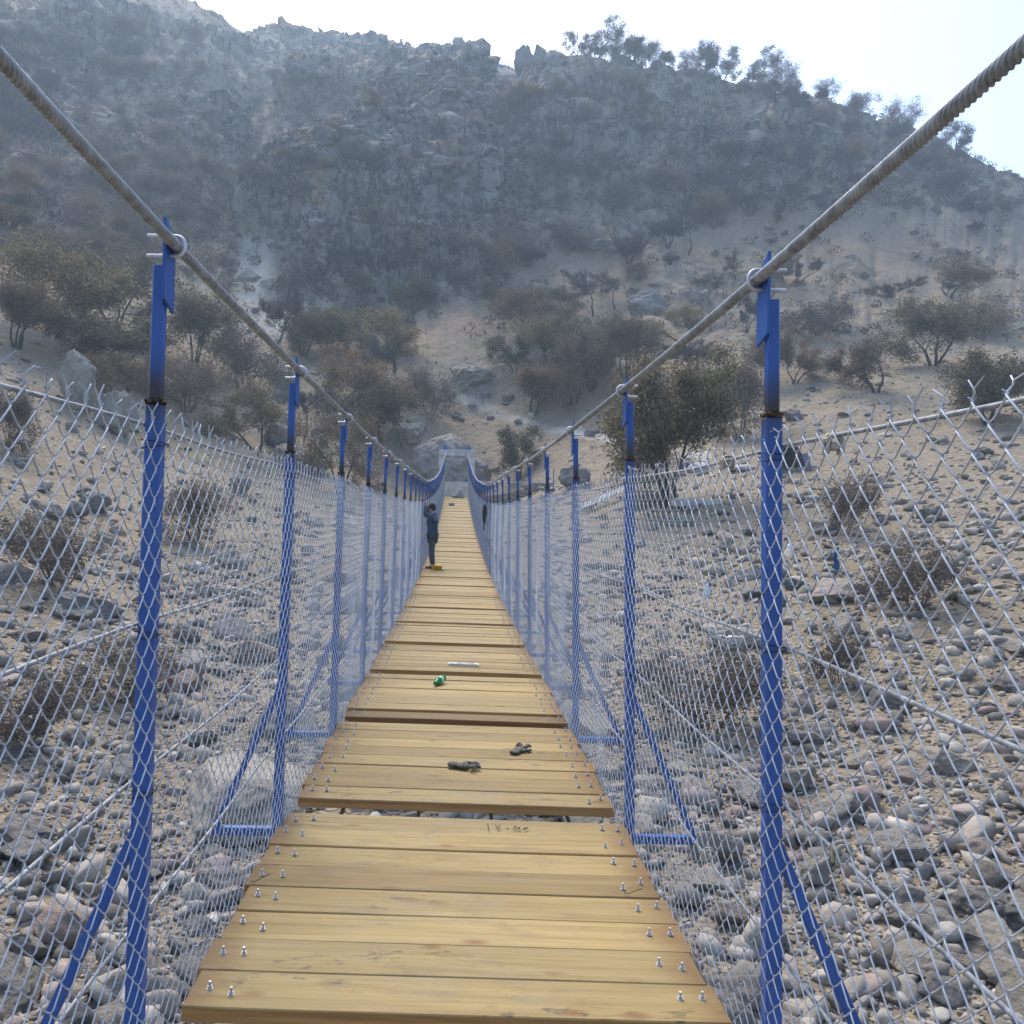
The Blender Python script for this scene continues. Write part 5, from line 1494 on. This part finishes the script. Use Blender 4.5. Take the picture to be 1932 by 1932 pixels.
# ------------------------------------------------------------------ far abutment
EY = 62.2
e = empty('concrete_portal', (XC - 0.01, EY, -0.2))
for s in (-1, 1):
    bm = bmesh.new(); add_box(bm, (s * 1.10, 0, 0.9), (0.42, 0.5, 4.4), 0.02); bm_obj('column', bm, M['concrete'], e)
bm = bmesh.new(); add_box(bm, (0, 0, 3.335), (2.66, 0.54, 0.45), 0.02); bm_obj('beam', bm, M['concrete'], e)
for s in (-1, 1):
    bm = bmesh.new()
    vs = [bm.verts.new((s * 0.86 + a, b, c)) for b in (-0.2, 0.2) for a, c in ((-0.22, 3.563), (0.22, 3.563), (0.04, 3.86), (-0.04, 3.86))]
    bm.faces.new(vs[:4][::-1]); bm.faces.new(vs[4:])
    for i in range(4): bm.faces.new((vs[i], vs[(i + 1) % 4], vs[4 + (i + 1) % 4], vs[4 + i]))
    bmesh.ops.recalc_face_normals(bm, faces=bm.faces[:]); set_scorch(bm_obj('rope_saddle', bm, M['blue'], e), lambda c: 0.0)
tag(e, 'grey concrete portal at the far end of the bridge', 'portal')
bm = bmesh.new(); add_box(bm, (XC, 63.3, 0.10), (1.9, 0.3, 1.85), 0.015)
w = bm_obj('parapet_wall', bm, M['concrete']); tag(w, 'low concrete wall closing the portal behind the deck end', 'wall')
bm = bmesh.new(); add_box(bm, (XC, 61.75, -0.75), (2.9, 1.2, 1.2), 0.03)
w = bm_obj('abutment', bm, M['concrete']); tag(w, 'concrete abutment block under the far end of the deck', 'abutment')
bm = bmesh.new()
vs = [bm.verts.new((a + 0.78 + XC, b, c)) for b in (63.2, 63.4) for a, c in ((-0.22, 1.03), (0.16, 1.03), (-0.02, 1.36))]
bm.faces.new(vs[:3]); bm.faces.new(vs[3:][::-1])
for i in range(3): bm.faces.new((vs[i], vs[3 + i], vs[3 + (i + 1) % 3], vs[(i + 1) % 3]))
bmesh.ops.recalc_face_normals(bm, faces=bm.faces[:])
o = bm_obj('anchor_plate', bm, M['blue']); set_scorch(o, lambda c: 0.0); tag(o, 'blue triangular steel plate standing on the low wall inside the portal', 'steel plate')

# ------------------------------------------------------------------ right bank clutter
def box_px(name, px, py, w, h, d, mat, label, cat, rz=0.0, bevel=0.02, rx=0.0, ry=0.0, lift=0.0):
    g = ground_at_px(px, py); k = g[1] / F
    bm = bmesh.new(); add_box(bm, (0, 0, h * k / 2), (w * k, d, h * k), bevel)
    o = bm_obj(name, bm, mat); o.location = (g[0], g[1] + d * 0.3, g[2] + lift); o.rotation_euler = (rx, ry, rz)
    return tag(o, label, cat)
# dry stone wall beside the abutment: stones stacked in courses
g = ground_at_px(1010, 938)
e = empty('stone_wall', (0, 0, 0))
bm = bmesh.new()
Xa, Xb = 1.6, 9.3
for r_ in range(3):
    x = Xa
    while x < Xb:
        L = random.uniform(0.3, 0.7)
        gz = ground_z(x, 61.0)
        add_box(bm, (x + L / 2, 61.0 + random.uniform(-.04, .04), min(gz, 0.2) + 0.16 + 0.31 * r_), (L - 0.03, 0.5, 0.29), 0.035)
        x += L
bm_obj('stones', bm, M['paleRock'], e)
bm = bmesh.new(); add_box(bm, ((Xa + Xb) / 2, 61.0, min(ground_z(5, 61), 0.2) + 1.01), (Xb - Xa, 0.56, 0.09), 0.02, Matrix.Rotation(-0.0, 3, 'Y')); bm_obj('coping', bm, M['concrete'], e)
tag(e, 'low dry stone wall right of the portal behind the fence', 'wall')
# sloping metal sheet
g1, g2 = ground_at_px(1092, 972), ground_at_px(1182, 938)
M['tin'] = simple_mat('tin_sheet', (0.27, 0.29, 0.325), 0.7, 0.0, 0.2, 3)
bm = bmesh.new()
a, b = Vector(g1), Vector(g2); a.z += 0.25; b.z += 0.35
d = b - a; n = 40
for i in range(n + 1):
    pass
side = Vector((0.25, 1.0, 0.35)).normalized() * 1.0
rows = []
for i in range(n + 1):
    q = a + d * i / n; zb = 0.012 * math.sin(i * 1.6)
    rows.append([bm.verts.new(q + Vector((0, 0, zb))), bm.verts.new(q + side + Vector((0, 0, zb))), bm.verts.new(q + side + Vector((0, 0, zb - .012))), bm.verts.new(q + Vector((0, 0, zb - .012)))])
for r0, r1 in zip(rows[:-1], rows[1:]):
    for i in range(4): bm.faces.new((r0[i], r1[i], r1[(i + 1) % 4], r0[(i + 1) % 4]))
bmesh.ops.recalc_face_normals(bm, faces=bm.faces[:])
tag(bm_obj('metal_sheet', bm, M['tin']), 'grey corrugated metal sheet leaning on the bank behind the third right post', 'metal sheet')
# blue pipe rack
g = ground_at_px(1075, 928); k = g[1] / F
e = empty('pipe_rack', tuple(g))
for dx in (-45, -33, 6, 34):
    bm = bmesh.new(); add_bar(bm, (dx * k, 0, -0.1), (dx * k, 0, (44 + random.uniform(-6, 8)) * k), 0.05); set_scorch(bm_obj('leg', bm, M['blue'], e), lambda c: 0.0)
bm = bmesh.new(); add_bar(bm, (-10 * k, -0.03, 6 * k), (36 * k, -0.03, 8 * k), 0.09, up=(0, 0, 1)); set_scorch(bm_obj('rail', bm, M['blue'], e), lambda c: 0.0)
bm = bmesh.new(); add_bar(bm, (-45 * k, -0.03, 10 * k), (-10 * k, -0.03, 7 * k), 0.04, up=(0, 0, 1)); set_scorch(bm_obj('lower_rail', bm, M['blue'], e), lambda c: 0.0)
tag(e, 'blue painted pipe rack on the far bank beside a dark boulder', 'rack')
# pink tarp heap
def heap(name, px, py, w, h, mat, label, cat, seed, fold=0.2, dep=0.8):
    g = ground_at_px(px, py); k = g[1] / F
    bm = bmesh.new(); bmesh.ops.create_icosphere(bm, subdivisions=4, radius=1)
    v = np.array([q.co[:] for q in bm.verts])
    f = fbm(v[:, 0] * 2 + seed, v[:, 1] * 2, v[:, 2] * 2, 4, seed, ridged=True)
    for q, c, ff in zip(bm.verts, v, f):
        s_ = 1 + fold * ff
        q.co = Vector((c[0] * w * k / 2 * s_, c[1] * w * k * dep / 2 * s_, max(c[2], -0.2) * h * k * s_))
    o = bm_obj(name, bm, mat, smooth=True); o.location = (g[0], g[1] + w * k * 0.2, g[2] + 0.02)
    return tag(o, label, cat)
heap('tarp', 1104, 962, 30, 18, simple_mat('pink_cloth', (0.52, 0.17, 0.18), 0.8), 'pink cloth heap beside the corrugated metal sheet', 'cloth', 3)
heap('plastic_sack', 1322, 889, 46, 15, simple_mat('pale_plastic', (0.34, 0.36, 0.39), 0.6, 0, 0.3), 'crumpled white plastic sacks on the ground right of the great oak', 'sack', 9)
heap('dark_cloth', 1292, 886, 22, 12, simple_mat('navy_cloth', (0.05, 0.06, 0.12), 0.8), 'dark blue cloth beside the white plastic sacks', 'cloth', 12)
heap('plastic_sheet', 1403, 886, 56, 9, simple_mat('pale_sheet', (0.36, 0.36, 0.35), 0.7, 0, 0.25), 'flat pale plastic sheet just left of the nearest right post', 'plastic sheet', 15, .12)
heap('litter_bag', 1332, 1128, 13, 24, M['white'], 'white plastic bag caught on the rocky bank', 'litter', 19, .3)
g = ground_at_px(1574, 1082); k = g[1] / F
bm = bmesh.new()
grid = [[None] * 13 for _ in range(7)]
for a in range(7):
    for b in range(13):
        u, v = a / 6 - .5, b / 12
        n_ = float(vnoise(np.array([a * .9]), np.array([b * .5]), np.array([4.0]), 3)[0]); n2_ = float(vnoise(np.array([a * .5 + 9]), np.array([b * .7]), np.array([1.0]), 5)[0])
        grid[a][b] = bm.verts.new(((u * (14 - 7 * v) + 4 * n2_ + 5 * v * v) * k, (-0.05 + 0.10 * n_ + 0.25 * v), (v * 46 + 2.5 * n_) * k + .02))
for a in range(6):
    for b in range(12):
        if (a * 7 + b * 3) % 11 == 0 and b > 7: continue
        bm.faces.new((grid[a][b], grid[a + 1][b], grid[a + 1][b + 1], grid[a][b + 1]))
bmesh.ops.solidify(bm, geom=bm.faces[:], thickness=0.004)
o = bm_obj('blue_plastic', bm, simple_mat('bright_blue_plastic', (0.03, 0.19, 0.45), 0.45, 0, 0.35, 6), smooth=True); o.location = (g[0], g[1], g[2])
tag(o, 'torn bright blue plastic rag hanging on the rocky bank at the right', 'litter')
heap('litter_bag', 1490, 1040, 12, 10, M['white'], 'small white plastic scrap right of the nearest right post', 'litter', 29, .3)
# small tarp shelter
g = ground_at_px(1497, 888); k = g[1] / F
e = empty('tarp_shelter', tuple(g), 0.12)
M['tarp'] = simple_mat('grey_tarp', (0.24, 0.26, 0.27), 0.7, 0, 0.2, 4)
bm = bmesh.new()
w_, h_, d_ = 72 * k, 46 * k, 2.2
pr = [(-w_ / 2, 0), (-w_ * .40, h_ * .9), (w_ * .10, h_), (w_ / 2, 0)]
for i in range(3):
    for lift in (0,):
        a, b = pr[i], pr[i + 1]
        m_ = [bm.verts.new((q[0], yy_, q[1])) for yy_ in (0, d_) for q in (a, b)]
        bm.faces.new((m_[0], m_[1], m_[3], m_[2]))
bmesh.ops.remove_doubles(bm, verts=bm.verts[:], dist=0.001)
bm.faces.new([v for v in sorted([v for v in bm.verts if v.co.y > d_ - .01], key=lambda v: v.co.x)])
bmesh.ops.solidify(bm, geom=bm.faces[:], thickness=0.02)
bm_obj('cover', bm, M['tarp'], e)
bm = bmesh.new(); add_box(bm, (-w_ * .1, 0.9, h_ + 0.03), (w_ * .7, 1.9, 0.06), 0.02, Matrix.Rotation(-0.08, 3, 'Y')); bm_obj('top_sheet', bm, simple_mat('pale_cover', (0.48, 0.49, 0.48), 0.6, 0, 0.2), e)
bm = bmesh.new(); add_box(bm, (w_ * .36, -0.05, h_ * .36), (0.35, 0.04, h_ * .75), 0.01, Matrix.Rotation(-0.35, 3, 'Y')); bm_obj('striped_cloth', bm, simple_mat('violet_cloth', (0.20, 0.19, 0.30), 0.8), e)
tag(e, 'small grey tarp shelter on the bank behind the nearest right post', 'shelter')
# trough, terrace and slab
box_px('concrete_trough', 1315, 956, 86, 14, 1.2, M['concrete'], 'long concrete trough on the terrace right of the great oak trunk', 'trough')
box_px('dark_block', 1218, 958, 64, 28, 1.2, M['rock'], 'dark stone block left of the great oak trunk', 'stone block', 0.1, 0.08)
box_px('concrete_slab', 1390, 1222, 72, 22, 0.9, M['concrete'], 'pale concrete block standing on the bank behind the right fence', 'concrete block', 0.25, 0.02)
# ------------------------------------------------------------------ haze, sky, sun, camera
bm = bmesh.new()
add_box(bm, (0, 150, 60), (900, 540, 142))
m = bpy.data.materials.new('haze_air'); m.use_nodes = True
nt = m.node_tree
for n in list(nt.nodes): nt.nodes.remove(n)
out = nt.nodes.new('ShaderNodeOutputMaterial'); pv = nt.nodes.new('ShaderNodeVolumePrincipled')
pv.inputs['Color'].default_value = (0.60, 0.79, 1.0, 1); pv.inputs['Density'].default_value = 0.00095; pv.inputs['Anisotropy'].default_value = 0.35
nt.links.new(pv.outputs[0], out.inputs['Volume'])
hz = bm_obj('haze', bm, m); tag(hz, kind='stuff'); hz['label'] = 'pale blue haze filling the valley air'; hz['category'] = 'haze'

SUN_EL, SUN_AZ = R(52), R(-16)          # azimuth clockwise from +Y
w = bpy.data.worlds.new('World'); scene.world = w; w.use_nodes = True
nt = w.node_tree
sky = nt.nodes.new('ShaderNodeTexSky'); sky.sky_type = 'NISHITA'; sky.sun_disc = False
sky.sun_elevation = SUN_EL; sky.sun_rotation = SUN_AZ; sky.dust_density = 3.5; sky.air_density = 1.0; sky.ozone_density = 1.0; sky.altitude = 900
bg = nt.nodes['Background']; bg.inputs[1].default_value = 0.13
nt.links.new(sky.outputs[0], bg.inputs[0])
sd = bpy.data.lights.new('sun', 'SUN'); sd.energy = 1.6; sd.angle = R(30); sd.color = (1.0, 0.90, 0.77)
so = link(bpy.data.objects.new('sun', sd))
dirv = Vector((math.sin(SUN_AZ) * math.cos(SUN_EL), math.cos(SUN_AZ) * math.cos(SUN_EL), math.sin(SUN_EL)))
so.rotation_euler = dirv.to_track_quat('Z', 'Y').to_euler(); so.location = (0, 60, 200)

cam = bpy.data.cameras.new('camera'); co = link(bpy.data.objects.new('camera', cam))
cam.sensor_fit = 'HORIZONTAL'; cam.sensor_width = 36.0; cam.lens = 36.0 * F / S
cam.shift_x = (S / 2 - CX) / S; cam.shift_y = -(S / 2 - CY) / S
cam.clip_start = 0.05; cam.clip_end = 3000
co.matrix_world = Matrix.Rotation(R(90), 4, 'X') @ Matrix.Rotation(ROLL, 4, 'Z')
scene.camera = co
scene.view_settings.view_transform = 'Standard'; scene.view_settings.look = 'None'
scene.view_settings.gamma = 1; scene.view_settings.exposure = 1.42
scene.cycles.use_denoising = True
scene.cycles.volume_bounces = 1
scene.cycles.max_bounces = 6; scene.cycles.diffuse_bounces = 3; scene.cycles.glossy_bounces = 2; scene.cycles.transmission_bounces = 4
scene.cycles.use_light_tree = False
